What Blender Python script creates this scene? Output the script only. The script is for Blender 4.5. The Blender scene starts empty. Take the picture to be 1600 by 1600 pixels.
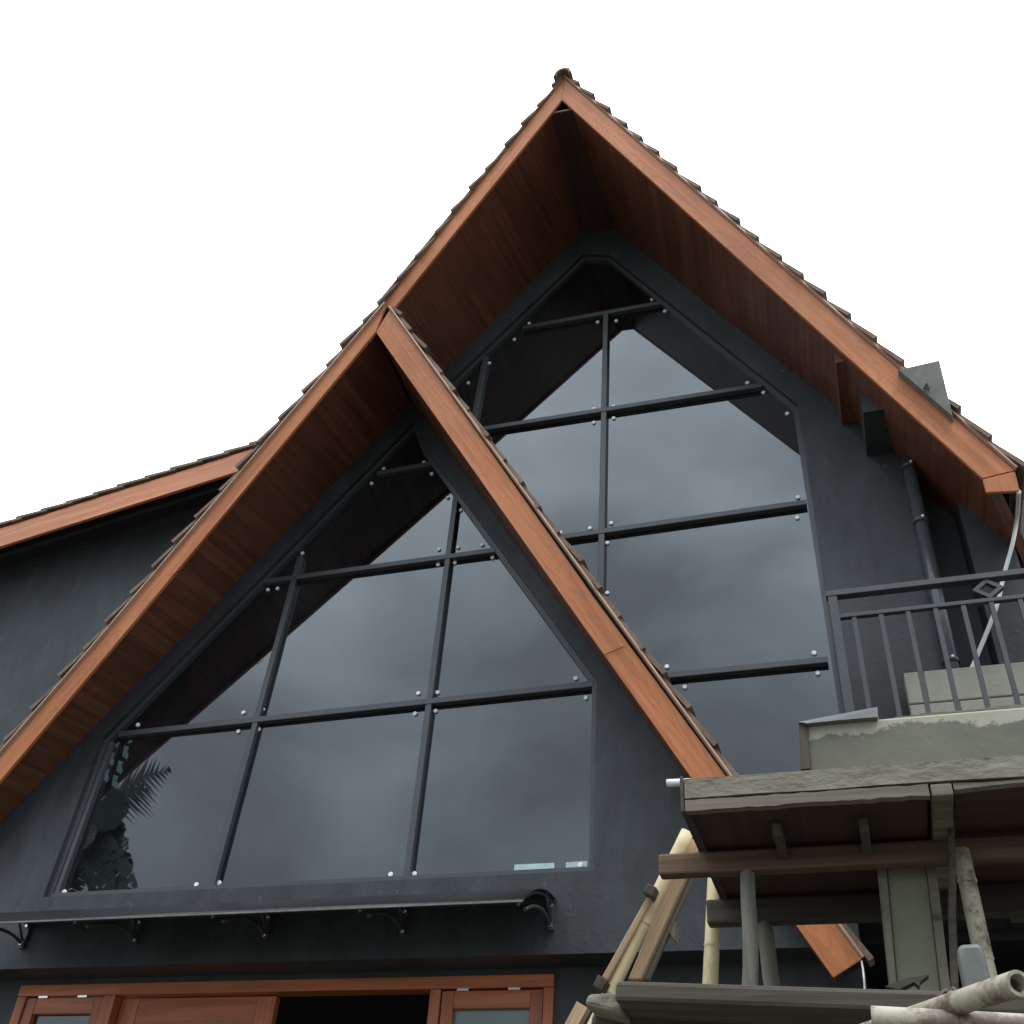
import bpy, bmesh, math, random
from mathutils import Vector
from mathutils.geometry import tessellate_polygon
random.seed(7)
SC = bpy.context.scene
COL = SC.collection
# ------------------------------------------------------------------ camera
S = 5.0                                   # one unit of the survey = 5 m
CAMZ = 1.6
PITCH, YAW, ROLL, F = math.radians(38.89884), math.radians(-20.53491), math.radians(4.79900), 1638.153
cy, sy, cp, sp, cr, sr = math.cos(YAW), math.sin(YAW), math.cos(PITCH), math.sin(PITCH), math.cos(ROLL), math.sin(ROLL)
FW = Vector((sy*cp, cy*cp, sp)); _r = Vector((cy, -sy, 0)); _u = _r.cross(FW)
RT = cr*_r + sr*_u; UP = -sr*_r + cr*_u
cam = bpy.data.cameras.new('camera'); camo = bpy.data.objects.new('camera', cam); COL.objects.link(camo)
from mathutils import Matrix
M3 = Matrix((RT, UP, -FW)).transposed()
camo.matrix_world = Matrix.Translation((0, -S, CAMZ)) @ M3.to_4x4()
cam.sensor_width = 36; cam.lens = 36*F/1600; cam.clip_end = 2000; cam.clip_start = .05
SC.camera = camo
SC.render.resolution_x = SC.render.resolution_y = 1024
# ------------------------------------------------------------------ world
SUN_EL, SUN_AZ = math.radians(58), math.radians(150)      # azimuth from +Y clockwise
W = bpy.data.worlds.new('World'); SC.world = W; W.use_nodes = True
nt = W.node_tree; nt.nodes.clear()
def N(t, kind, **kw):
    n = t.nodes.new(kind)
    for k, v in kw.items():
        if k.startswith('i_'):
            key = k[2:]; n.inputs[int(key) if key.isdigit() else key.replace('_', ' ')].default_value = v
        else: setattr(n, k, v)
    return n
out = N(nt, 'ShaderNodeOutputWorld'); bg = N(nt, 'ShaderNodeBackground'); bg.inputs[1].default_value = .1
sky = N(nt, 'ShaderNodeTexSky', sky_type='NISHITA', sun_disc=False, sun_elevation=SUN_EL, sun_rotation=SUN_AZ)
tc = N(nt, 'ShaderNodeTexCoord')
# flat overcast deck: project direction on a cloud plane
mp = N(nt, 'ShaderNodeMapping'); mp.inputs['Scale'].default_value = (1.5, 1.5, 2.6)
n1 = N(nt, 'ShaderNodeTexNoise'); n1.inputs['Scale'].default_value = 2.1; n1.inputs['Detail'].default_value = 8; n1.inputs['Roughness'].default_value = .5; n1.inputs['Distortion'].default_value = .35
rmp = N(nt, 'ShaderNodeMapRange'); rmp.inputs['From Min'].default_value = .34; rmp.inputs['From Max'].default_value = .66
rmp.inputs['To Min'].default_value = 10.5; rmp.inputs['To Max'].default_value = 22.5
sep = N(nt, 'ShaderNodeSeparateXYZ')
gy = N(nt, 'ShaderNodeMapRange'); gy.inputs['From Min'].default_value = -.75; gy.inputs['From Max'].default_value = .35
gy.inputs['To Min'].default_value = .85; gy.inputs['To Max'].default_value = 1.9      # brighter cloud over and behind the house
gz = N(nt, 'ShaderNodeMapRange'); gz.inputs['From Min'].default_value = .25; gz.inputs['From Max'].default_value = .85
gz.inputs['To Min'].default_value = .60; gz.inputs['To Max'].default_value = 1.55
mul = N(nt, 'ShaderNodeMath', operation='MULTIPLY'); mul2 = N(nt, 'ShaderNodeMath', operation='MULTIPLY')
tint = N(nt, 'ShaderNodeMix', data_type='RGBA', blend_type='MULTIPLY'); tint.inputs[0].default_value = 1
tint.inputs[7].default_value = (.91, 1.0, 1.085, 1)
mx = N(nt, 'ShaderNodeMix', data_type='RGBA'); mx.inputs[0].default_value = .93
L = nt.links.new
L(tc.outputs['Generated'], mp.inputs[0]); L(mp.outputs[0], n1.inputs['Vector']); L(n1.outputs[0], rmp.inputs[0])
L(tc.outputs['Generated'], sep.inputs[0]); L(sep.outputs[1], gy.inputs[0]); L(sep.outputs[2], gz.inputs[0])
L(rmp.outputs[0], mul.inputs[0]); L(gy.outputs[0], mul.inputs[1]); L(mul.outputs[0], mul2.inputs[0]); L(gz.outputs[0], mul2.inputs[1])
L(mul2.outputs[0], tint.inputs[6]); L(sky.outputs[0], mx.inputs[6]); L(tint.outputs[2], mx.inputs[7])
L(mx.outputs[2], bg.inputs[0]); L(bg.outputs[0], out.inputs[0])
# ------------------------------------------------------------------ sun (veiled by cloud)
sl = bpy.data.lights.new('sun', 'SUN'); sl.energy = .9; sl.angle = math.radians(20); sl.color = (1, .95, .88)
so = bpy.data.objects.new('sun', sl); COL.objects.link(so)
sd = Vector((math.sin(SUN_AZ)*math.cos(SUN_EL), math.cos(SUN_AZ)*math.cos(SUN_EL), math.sin(SUN_EL)))
so.rotation_euler = sd.to_track_quat('Z', 'Y').to_euler()
# ------------------------------------------------------------------ exposure
SC.view_settings.view_transform = 'Standard'; SC.view_settings.look = 'None'
SC.view_settings.exposure = 0; SC.view_settings.gamma = 1
SC.render.engine = 'CYCLES'

# ------------------------------------------------------------------ geometry helpers
def ray(px, py): return RT*((px-800)/F) + UP*((800-py)/F) + FW
CAMU = Vector((0, -1, 0))
def at(px, py, Y):                       # survey point on the vertical plane y = Y
    r = ray(px, py); return CAMU + r*((Y+1)/r.y)
OA, OB = -.03, .17                       # the rake boards lean out: overhang = OA + OB*z
def tp(px, py, off=0):
    r = ray(px, py); return CAMU + r*((1-OA-off)/(r.y+OB*r.z))
def atz(px, py, z):
    r = ray(px, py); return CAMU + r*(z/r.z)
def atx(px, py, x):
    r = ray(px, py); return CAMU + r*(x/r.x)
def w(v): return Vector((v[0]*S, v[1]*S, v[2]*S + CAMZ))
Y_ = Vector((0, 1, 0))
class MB:
    def __init__(s): s.v = []; s.f = []; s.uv = []; s.sm = []
    def face(s, pts, uv=None, smooth=False):
        b = len(s.v); s.v += [tuple(p) for p in pts]; s.f.append(list(range(b, b+len(pts)))); s.uv.append(uv); s.sm.append(smooth)
    def prism(s, pts, d, ud=None):
        """pts: planar polygon (survey units), d: extrusion"""
        pts = [Vector(p) for p in pts]; d = Vector(d); n = len(pts); c = [p+d for p in pts]
        nor = sum(((pts[i]-pts[0]).cross(pts[(i+1) % n]-pts[0]) for i in range(1, n-1)), Vector())
        if nor.dot(d) > 0: pts.reverse(); c.reverse()
        s.face(pts, ud); s.face(list(reversed(c)), ud)
        for i in range(n):
            j = (i+1) % n; s.face([pts[j], pts[i], c[i], c[j]], ud)
        return s
    def hexa(s, a, b, ud=None):          # a, b: matching 4-point loops
        return s.loft(a, b, ud)
    def loft(s, a, b, ud=None):
        a = [Vector(p) for p in a]; b = [Vector(p) for p in b]; n = len(a)
        nor = sum(((a[i]-a[0]).cross(a[i+1]-a[0]) for i in range(1, n-1)), Vector())
        if nor.dot(b[0]-a[0]) > 0: a.reverse(); b.reverse()
        s.face(a, ud); s.face(list(reversed(b)), ud)
        for i in range(n):
            j = (i+1) % n; s.face([a[j], a[i], b[i], b[j]], ud)
        return s
    def box(s, x0, x1, y0, y1, z0, z1, ud=None):
        return s.prism([(x0, y0, z0), (x1, y0, z0), (x1, y0, z1), (x0, y0, z1)], (0, y1-y0, 0), ud)
    def bar(s, a, b, wd, th, side=None, up=None, jit=0):
        """rectangular bar a->b; wd along side, th along other"""
        a = Vector(a); b = Vector(b); d = (b-a).normalized()
        side = Vector(side) if side is not None else Vector((0, 0, 1))
        side = (side - d*side.dot(d)).normalized(); o = d.cross(side)
        def q(p): return [p+side*(sx*wd/2)+o*(sz*th/2) for sx, sz in ((-1, -1), (1, -1), (1, 1), (-1, 1))]
        return s.loft(q(a), q(b), (d, side, o))
    def tube(s, pts, r, n=14, cap=True, hollow=0, smooth=True):
        pts = [Vector(p) for p in pts]; rs = r if isinstance(r, (list, tuple)) else [r]*len(pts); rings = []
        d0 = (pts[1]-pts[0]).normalized(); ref = Vector((0, 0, 1)) if abs(d0.z) < .9 else Vector((1, 0, 0))
        for i, p in enumerate(pts):
            d = (pts[min(i+1, len(pts)-1)]-pts[max(i-1, 0)]).normalized()
            x = (ref-d*ref.dot(d)).normalized(); y = d.cross(x); ref = x
            rings.append([p+(x*math.cos(t*2*math.pi/n)+y*math.sin(t*2*math.pi/n))*rs[i] for t in range(n)])
        L = 0
        for i in range(len(rings)-1):
            for k in range(n):
                j = (k+1) % n; s.face([rings[i][k], rings[i][j], rings[i+1][j], rings[i+1][k]], ('t', None), smooth)
        if cap:
            if hollow:
                for ring, p, dd in ((rings[0], pts[0], (pts[1]-pts[0]).normalized()), (rings[-1], pts[-1], (pts[-2]-pts[-1]).normalized())):
                    inn = [p+(q-p)*hollow for q in ring]; deep = [q+dd*rs[0]*3 for q in inn]
                    for k in range(n):
                        j = (k+1) % n
                        s.face([ring[k], ring[j], inn[j], inn[k]]); s.face([inn[k], inn[j], deep[j], deep[k]], None, smooth)
                    s.face(deep)
            else: s.face(list(reversed(rings[0]))); s.face(rings[-1])
        return s
    def disc(s, c, r, th, nrm=(0, -1, 0), n=20):
        c = Vector(c); nrm = Vector(nrm).normalized()
        s.tube([c, c+nrm*th*.75, c+nrm*th], [r, r, r*.75], n, smooth=False); return s
    def build(s, name, mat, parent=None, uvax=None, bevel=0, weld=True):
        me = bpy.data.meshes.new(name)
        me.from_pydata([w(p) for p in s.v], [], s.f)
        uvl = me.uv_layers.new(name='UVMap')
        for pi, p in enumerate(me.polygons):
            u = s.uv[pi]; p.use_smooth = s.sm[pi]
            ax = uvax
            if u is not None and u[0] != 't' and ax is None: ax = u[:3]
            nrm = p.normal
            for k, li in enumerate(p.loop_indices):
                co = me.vertices[p.vertices[k]].co
                if ax is not None:
                    a = Vector(ax[0]); b = Vector(ax[1]); c = a.cross(b)
                    if abs(nrm.dot(b)) > .75: uv = (co.dot(a), co.dot(c)+3.3)
                    elif abs(nrm.dot(a)) > .75: uv = (co.dot(c)*.12, co.dot(b))
                    else: uv = (co.dot(a), co.dot(b))
                else:
                    uv = (co.x, co.z) if abs(nrm.y) > .6 else ((co.y, co.z) if abs(nrm.x) > .6 else (co.x, co.y))
                uvl.data[li].uv = uv
        if weld:
            bm = bmesh.new(); bm.from_mesh(me); bmesh.ops.remove_doubles(bm, verts=bm.verts, dist=.0004)
            bmesh.ops.recalc_face_normals(bm, faces=bm.faces); bm.to_mesh(me); bm.free()
        me.materials.append(mat)
        o = bpy.data.objects.new(name, me); COL.objects.link(o)
        if parent is not None: o.parent = parent
        if bevel:
            m = o.modifiers.new('bevel', 'BEVEL'); m.width = bevel; m.segments = 2; m.limit_method = 'ANGLE'; m.angle_limit = math.radians(40)
        return o
def tag(o, label, cat=None, group=None, kind=None):
    if label: o['label'] = label
    if cat: o['category'] = cat
    if group: o['group'] = group
    if kind: o['kind'] = kind
    return o
def thing(name, label, cat, group=None):
    o = bpy.data.objects.new(name, None); COL.objects.link(o); return tag(o, label, cat, group)

# ------------------------------------------------------------------ materials
def mat(name, base, rough=.6, var=.25, nscale=3.0, bump=.15, bscale=30, spec=.5, coords='Object', stretch=(1, 1, 1), dark=None, darkamt=.5, metallic=0, thr=.52):
    m = bpy.data.materials.new(name); m.use_nodes = True; t = m.node_tree; b = t.nodes['Principled BSDF']
    b.inputs['Roughness'].default_value = rough; b.inputs['Specular IOR Level'].default_value = spec; b.inputs['Metallic'].default_value = metallic
    c = N(t, 'ShaderNodeTexCoord'); mp = N(t, 'ShaderNodeMapping'); mp.inputs['Scale'].default_value = stretch
    t.links.new(c.outputs[coords], mp.inputs[0])
    n = N(t, 'ShaderNodeTexNoise'); n.inputs['Scale'].default_value = nscale; n.inputs['Detail'].default_value = 8; n.inputs['Roughness'].default_value = .6
    t.links.new(mp.outputs[0], n.inputs['Vector'])
    r = N(t, 'ShaderNodeValToRGB'); r.color_ramp.elements[0].position = .3; r.color_ramp.elements[1].position = .72
    lo = [x*(1-var) for x in base]; hi = [min(1, x*(1+var)) for x in base]
    r.color_ramp.elements[0].color = (*lo, 1); r.color_ramp.elements[1].color = (*hi, 1)
    t.links.new(n.outputs[0], r.inputs[0]); colout = r.outputs[0]
    if dark:
        n2 = N(t, 'ShaderNodeTexNoise'); n2.inputs['Scale'].default_value = nscale*2.3; n2.inputs['Detail'].default_value = 10; n2.inputs['Roughness'].default_value = .7
        t.links.new(mp.outputs[0], n2.inputs['Vector'])
        r2 = N(t, 'ShaderNodeMapRange'); r2.inputs['From Min'].default_value = thr; r2.inputs['From Max'].default_value = thr+.07; r2.inputs['To Max'].default_value = darkamt
        t.links.new(n2.outputs[0], r2.inputs[0])
        mxn = N(t, 'ShaderNodeMix', data_type='RGBA'); mxn.inputs[7].default_value = (*dark, 1)
        t.links.new(r2.outputs[0], mxn.inputs[0]); t.links.new(colout, mxn.inputs[6]); colout = mxn.outputs[2]
    t.links.new(colout, b.inputs['Base Color'])
    n3 = N(t, 'ShaderNodeTexNoise'); n3.inputs['Scale'].default_value = bscale; n3.inputs['Detail'].default_value = 6
    t.links.new(mp.outputs[0], n3.inputs['Vector'])
    bu = N(t, 'ShaderNodeBump'); bu.inputs['Strength'].default_value = bump; bu.inputs['Distance'].default_value = .01
    t.links.new(n3.outputs[0], bu.inputs['Height']); t.links.new(bu.outputs[0], b.inputs['Normal'])
    rr = N(t, 'ShaderNodeMapRange'); rr.inputs['To Min'].default_value = rough-.08; rr.inputs['To Max'].default_value = min(1, rough+.12)
    t.links.new(n.outputs[0], rr.inputs[0]); t.links.new(rr.outputs[0], b.inputs['Roughness'])
    m['b'] = 1
    return m
def woodmat(name, base, rough=.45, grain=.35, bands=None, gcol=None, seed=0, bump=.25, gs=(1.2, 22), rings=0):
    """grain runs along UV u; bands=(pitch) adds plank grooves across v or u"""
    m = bpy.data.materials.new(name); m.use_nodes = True; t = m.node_tree; b = t.nodes['Principled BSDF']
    c = N(t, 'ShaderNodeTexCoord'); mp = N(t, 'ShaderNodeMapping'); mp.inputs['Scale'].default_value = (gs[0], gs[1], 1); mp.inputs['Location'].default_value = (seed, seed*.37, 0)
    t.links.new(c.outputs['UV'], mp.inputs[0])
    n = N(t, 'ShaderNodeTexNoise'); n.inputs['Scale'].default_value = 1; n.inputs['Detail'].default_value = 9; n.inputs['Roughness'].default_value = .65; n.inputs['Distortion'].default_value = .6
    t.links.new(mp.outputs[0], n.inputs['Vector'])
    mp2 = N(t, 'ShaderNodeMapping'); mp2.inputs['Scale'].default_value = (.7, 1.6, 1); mp2.inputs['Location'].default_value = (seed+3, 0, 0)
    t.links.new(c.outputs['UV'], mp2.inputs[0])
    n2 = N(t, 'ShaderNodeTexNoise'); n2.inputs['Scale'].default_value = 1.3; n2.inputs['Detail'].default_value = 4
    t.links.new(mp2.outputs[0], n2.inputs['Vector'])
    r = N(t, 'ShaderNodeValToRGB'); e = r.color_ramp.elements; e[0].position = .36; e[1].position = .64
    g = gcol or [x*(1-grain) for x in base]
    e[0].color = (*g, 1); e[1].color = (*[min(1, x*(1+grain*.25)) for x in base], 1)
    t.links.new(n.outputs[0], r.inputs[0])
    mm = N(t, 'ShaderNodeMix', data_type='RGBA', blend_type='MULTIPLY'); mm.inputs[0].default_value = 1
    rr = N(t, 'ShaderNodeMapRange'); rr.inputs['From Min'].default_value = .3; rr.inputs['From Max'].default_value = .7; rr.inputs['To Min'].default_value = .8; rr.inputs['To Max'].default_value = 1.12
    t.links.new(n2.outputs[0], rr.inputs[0]); t.links.new(r.outputs[0], mm.inputs[6]); t.links.new(rr.outputs[0], mm.inputs[7])
    col = mm.outputs[2]; h = n.outputs[0]
    if rings:
        # cathedral figure of embossed board
        mp3 = N(t, 'ShaderNodeMapping'); mp3.inputs['Scale'].default_value = (.9, 6, 1)
        t.links.new(c.outputs['UV'], mp3.inputs[0])
        wv = N(t, 'ShaderNodeTexNoise'); wv.inputs['Scale'].default_value = .9; wv.inputs['Detail'].default_value = 1.5; wv.inputs['Distortion'].default_value = .4
        t.links.new(mp3.outputs[0], wv.inputs['Vector'])
        k = N(t, 'ShaderNodeMath', operation='MULTIPLY'); k.inputs[1].default_value = 150
        k2 = N(t, 'ShaderNodeMath', operation='SINE'); t.links.new(wv.outputs[0], k.inputs[0]); t.links.new(k.outputs[0], k2.inputs[0])
        k3 = N(t, 'ShaderNodeMapRange'); k3.inputs['From Min'].default_value = .55; k3.inputs['From Max'].default_value = 1; k3.inputs['To Min'].default_value = 0; k3.inputs['To Max'].default_value = rings
        t.links.new(k2.outputs[0], k3.inputs[0])
        m3 = N(t, 'ShaderNodeMix', data_type='RGBA'); m3.inputs[7].default_value = (*[x*.35 for x in base], 1)
        t.links.new(k3.outputs[0], m3.inputs[0]); t.links.new(col, m3.inputs[6]); col = m3.outputs[2]
    if bands:
        sx = N(t, 'ShaderNodeSeparateXYZ'); t.links.new(c.outputs['UV'], sx.inputs[0])
        q = N(t, 'ShaderNodeMath', operation='DIVIDE'); q.inputs[1].default_value = bands
        t.links.new(sx.outputs[1], q.inputs[0])
        fr = N(t, 'ShaderNodeMath', operation='FRACT'); t.links.new(q.outputs[0], fr.inputs[0])
        lt = N(t, 'ShaderNodeMapRange'); lt.inputs['From Min'].default_value = 0; lt.inputs['From Max'].default_value = .07; lt.inputs['To Min'].default_value = .35; lt.inputs['To Max'].default_value = 1
        t.links.new(fr.outputs[0], lt.inputs[0])
        fl = N(t, 'ShaderNodeMath', operation='FLOOR'); t.links.new(q.outputs[0], fl.inputs[0])
        wn = N(t, 'ShaderNodeTexWhiteNoise', noise_dimensions='1D'); t.links.new(fl.outputs[0], wn.inputs['W'])
        pr = N(t, 'ShaderNodeMapRange'); pr.inputs['To Min'].default_value = .88; pr.inputs['To Max'].default_value = 1.12
        t.links.new(wn.outputs[0], pr.inputs[0])
        mu = N(t, 'ShaderNodeMath', operation='MULTIPLY'); t.links.new(lt.outputs[0], mu.inputs[0]); t.links.new(pr.outputs[0], mu.inputs[1])
        m4 = N(t, 'ShaderNodeMix', data_type='RGBA', blend_type='MULTIPLY'); m4.inputs[0].default_value = 1
        t.links.new(col, m4.inputs[6]); t.links.new(mu.outputs[0], m4.inputs[7]); col = m4.outputs[2]
    t.links.new(col, b.inputs['Base Color'])
    bu = N(t, 'ShaderNodeBump'); bu.inputs['Strength'].default_value = bump; bu.inputs['Distance'].default_value = .004
    t.links.new(h, bu.inputs['Height']); t.links.new(bu.outputs[0], b.inputs['Normal'])
    b.inputs['Roughness'].default_value = rough
    return m
M = {}
def paintmat(name, base):
    """hand-trowelled, unevenly rolled dark paint: blotches, roller passes, dusty specks"""
    m = mat(name, base, .6, .38, .8, .22, 45); t = m.node_tree; b = t.nodes['Principled BSDF']
    c = N(t, 'ShaderNodeTexCoord'); old = b.inputs['Base Color'].links[0].from_socket
    mp = N(t, 'ShaderNodeMapping'); mp.inputs['Scale'].default_value = (3.2, 3.2, 1.1); t.links.new(c.outputs['Object'], mp.inputs[0])
    n = N(t, 'ShaderNodeTexNoise'); n.inputs['Scale'].default_value = 1.6; n.inputs['Detail'].default_value = 9; n.inputs['Roughness'].default_value = .7; n.inputs['Distortion'].default_value = .8
    t.links.new(mp.outputs[0], n.inputs['Vector'])
    r = N(t, 'ShaderNodeMapRange'); r.inputs['From Min'].default_value = .35; r.inputs['From Max'].default_value = .68; r.inputs['To Min'].default_value = .72; r.inputs['To Max'].default_value = 1.4
    t.links.new(n.outputs[0], r.inputs[0])
    m1 = N(t, 'ShaderNodeMix', data_type='RGBA', blend_type='MULTIPLY'); m1.inputs[0].default_value = 1
    t.links.new(old, m1.inputs[6]); t.links.new(r.outputs[0], m1.inputs[7])
    v = N(t, 'ShaderNodeTexNoise'); v.inputs['Scale'].default_value = 14; v.inputs['Detail'].default_value = 3; t.links.new(c.outputs['Object'], v.inputs['Vector'])
    r2 = N(t, 'ShaderNodeMapRange'); r2.inputs['From Min'].default_value = .74; r2.inputs['From Max'].default_value = .78; r2.inputs['To Max'].default_value = .5
    t.links.new(v.outputs[0], r2.inputs[0])
    m2 = N(t, 'ShaderNodeMix', data_type='RGBA'); m2.inputs[7].default_value = (.16, .165, .17, 1)
    t.links.new(r2.outputs[0], m2.inputs[0]); t.links.new(m1.outputs[2], m2.inputs[6]); t.links.new(m2.outputs[2], b.inputs['Base Color'])
    bu = [x for x in t.nodes if x.type == 'BUMP'][0]
    n4 = N(t, 'ShaderNodeTexNoise'); n4.inputs['Scale'].default_value = 5; n4.inputs['Detail'].default_value = 8; t.links.new(c.outputs['Object'], n4.inputs['Vector'])
    b2 = N(t, 'ShaderNodeBump'); b2.inputs['Strength'].default_value = .35; b2.inputs['Distance'].default_value = .02
    t.links.new(n4.outputs[0], b2.inputs['Height']); t.links.new(b2.outputs[0], bu.inputs['Normal'])
    return m
M['wall'] = paintmat('charcoal_paint', (.030, .035, .040))
M['wall_low'] = paintmat('charcoal_paint_low', (.030, .033, .036))
M['frame'] = mat('black_aluminium', (.052, .057, .063), .36, .1, 4, .02, 40)
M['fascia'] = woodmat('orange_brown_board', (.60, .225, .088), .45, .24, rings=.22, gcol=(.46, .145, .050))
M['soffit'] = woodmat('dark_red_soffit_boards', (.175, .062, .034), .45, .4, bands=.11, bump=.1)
M['ridgesof'] = woodmat('shade_toned_ridge_board', (.045, .018, .012), .6, .3)  # soffit wood darkened: shade under the gable peak put into its colour
M['door'] = woodmat('varnished_door_wood', (.50, .145, .052), .35, .35)
M['tile'] = mat('weathered_roof_tile', (.185, .120, .083), .8, .35, 6, .4, 60, dark=(.08, .07, .055))
M['flash'] = mat('pale_edge_strip', (.42, .27, .19), .5, .15, 5, .05, 40)
M['steel'] = mat('polished_steel', (.82, .83, .82), .18, .05, 5, .01, 20, metallic=1)
M['boltpaint'] = mat('bright_mirror_bolt', (.85, .86, .84), .35, .05, 5, .01, 20)
M['dark'] = mat('dark_interior', (.012, .012, .014), .8, .2, 2, .05, 20)
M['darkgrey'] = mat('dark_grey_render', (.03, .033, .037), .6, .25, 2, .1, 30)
M['conc'] = mat('raw_concrete', (.18, .165, .125), .9, .25, 2.2, .9, 18, dark=(.10, .085, .06), darkamt=.7)
M['block'] = mat('aerated_block', (.36, .355, .30), .9, .12, 4, .3, 60)
M['metalgrey'] = mat('dull_zinc_sheet', (.13, .135, .125), .45, .3, 5, .1, 30, dark=(.22, .22, .2), darkamt=.4)
M['rail'] = mat('grey_rail_paint', (.042, .047, .053), .4, .15, 5, .05, 50)
M['pipe'] = mat('painted_drainpipe', (.05, .056, .064), .32, .15, 3, .03, 50)
M['white'] = mat('white_plastic', (.75, .75, .72), .4, .06, 5, .02, 30)
M['ply'] = mat('cement_crusted_board', (.215, .195, .150), .92, .3, 5, 1.0, 30, stretch=(.55, 1, 1.2), dark=(.075, .06, .045), darkamt=.75, thr=.57)
M['ply2'] = woodmat('brown_formwork_board', (.215, .18, .135), .85, .5, seed=9, bump=.7, gs=(1, 26))
M['plyred'] = woodmat('red_brown_ply', (.065, .030, .020), .8, .4, seed=2, gs=(1, 10))
M['oldwood'] = woodmat('old_dark_timber', (.080, .066, .048), .85, .5, seed=12, bump=.8, gs=(1, 30))
M['rust'] = woodmat('rust_brown_timber', (.135, .078, .048), .8, .5, seed=15, bump=.7, gs=(1, 30))
M['plank'] = woodmat('pale_scaffold_plank', (.58, .40, .24), .8, .5, seed=21, bump=.7, gs=(1, 26))
M['bamboo'] = mat('dry_bamboo', (.66, .53, .31), .5, .2, 2, .25, 30, stretch=(1, 1, .3), dark=(.22, .13, .06), darkamt=.35)
M['bambooold'] = mat('weathered_bamboo', (.40, .355, .265), .55, .2, 2.5, .3, 30, dark=(.10, .06, .04), darkamt=.85, thr=.49)
M['greywood'] = mat('grey_round_prop', (.25, .235, .19), .8, .35, 4, .9, 25, stretch=(1, 1, .2), dark=(.10, .095, .08), darkamt=.6)
M['greywood2'] = mat('dull_round_prop', (.17, .165, .13), .8, .25, 3, .4, 25, stretch=(1, 1, .25))
M['wire'] = mat('rusty_wire', (.07, .04, .03), .7, .2, 5, .1, 40)
M['column'] = mat('green_grey_concrete', (.27, .275, .19), .9, .2, 2.4, .5, 18)
M['film'] = mat('pale_blue_film', (.42, .55, .58), .6, .15, 12, .1, 50)
M['leaf'] = mat('dark_leaf', (.014, .022, .009), .5, .3, 3, .1, 20)
M['neigh'] = mat('neighbour_render', (.10, .11, .12), .8, .2, 2, .1, 20)
M['grass'] = mat('ground_soil', (.10, .095, .07), .95, .35, .6, .5, 8, dark=(.05, .07, .03), darkamt=.8)
M['road'] = mat('road_asphalt', (.055, .055, .055), .9, .2, 2, .4, 60)
def glassmat(name, ior, base, dust, film=(.5, .55, .6), see=0):
    m = bpy.data.materials.new(name); m.use_nodes = True; t = m.node_tree; b = t.nodes['Principled BSDF']
    c = N(t, 'ShaderNodeTexCoord'); n = N(t, 'ShaderNodeTexNoise'); n.inputs['Scale'].default_value = 1.1; n.inputs['Detail'].default_value = 9; n.inputs['Roughness'].default_value = .6
    t.links.new(c.outputs['Object'], n.inputs['Vector'])
    r = N(t, 'ShaderNodeMapRange'); r.inputs['From Min'].default_value = .42; r.inputs['From Max'].default_value = .75; r.inputs['To Max'].default_value = dust
    t.links.new(n.outputs[0], r.inputs[0])
    mx = N(t, 'ShaderNodeMix', data_type='RGBA'); mx.inputs[6].default_value = (*base, 1); mx.inputs[7].default_value = (*film, 1)
    t.links.new(r.outputs[0], mx.inputs[0]); t.links.new(mx.outputs[2], b.inputs['Base Color'])
    b.inputs['IOR'].default_value = ior; b.inputs['Specular Tint'].default_value = (.89, .96, 1, 1); b.inputs['Roughness'].default_value = .015; b.inputs['Specular IOR Level'].default_value = .5
    n2 = N(t, 'ShaderNodeTexNoise'); n2.inputs['Scale'].default_value = .5; n2.inputs['Detail'].default_value = 1
    t.links.new(c.outputs['Object'], n2.inputs['Vector'])
    bu = N(t, 'ShaderNodeBump'); bu.inputs['Strength'].default_value = .05; bu.inputs['Distance'].default_value = .02
    t.links.new(n2.outputs[0], bu.inputs['Height']); t.links.new(bu.outputs[0], b.inputs['Normal'])
    if see:
        tr = N(t, 'ShaderNodeBsdfTransparent'); tr.inputs[0].default_value = (.5, .6, .62, 1); ms = N(t, 'ShaderNodeMixShader'); ms.inputs[0].default_value = see
        o = t.nodes['Material Output']; t.links.new(b.outputs[0], ms.inputs[1]); t.links.new(tr.outputs[0], ms.inputs[2]); t.links.new(ms.outputs[0], o.inputs[0])
    return m
M['glass'] = glassmat('dark_tinted_glass', 2.25, (.004, .005, .007), .035, see=.2)
M['glass_see'] = M['glass']
M['frost'] = glassmat('grey_green_glass', 1.6, (.16, .21, .195), .1)
def polymat():
    m = bpy.data.materials.new('smoked_polycarbonate'); m.use_nodes = True; t = m.node_tree; b = t.nodes['Principled BSDF']
    b.inputs['Base Color'].default_value = (.018, .019, .02, 1); b.inputs['Roughness'].default_value = .38; b.inputs['IOR'].default_value = 1.45
    n = N(t, 'ShaderNodeTexNoise'); n.inputs['Scale'].default_value = 3; bu = N(t, 'ShaderNodeBump'); bu.inputs['Strength'].default_value = .15; bu.inputs['Distance'].default_value = .01
    t.links.new(n.outputs[0], bu.inputs['Height']); t.links.new(bu.outputs[0], b.inputs['Normal'])
    tr = N(t, 'ShaderNodeBsdfTransparent'); tr.inputs[0].default_value = (.25, .26, .27, 1); ms = N(t, 'ShaderNodeMixShader'); ms.inputs[0].default_value = .25
    o = t.nodes['Material Output']; t.links.new(b.outputs[0], ms.inputs[1]); t.links.new(tr.outputs[0], ms.inputs[2]); t.links.new(ms.outputs[0], o.inputs[0])
    return m
M['poly'] = polymat()
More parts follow.
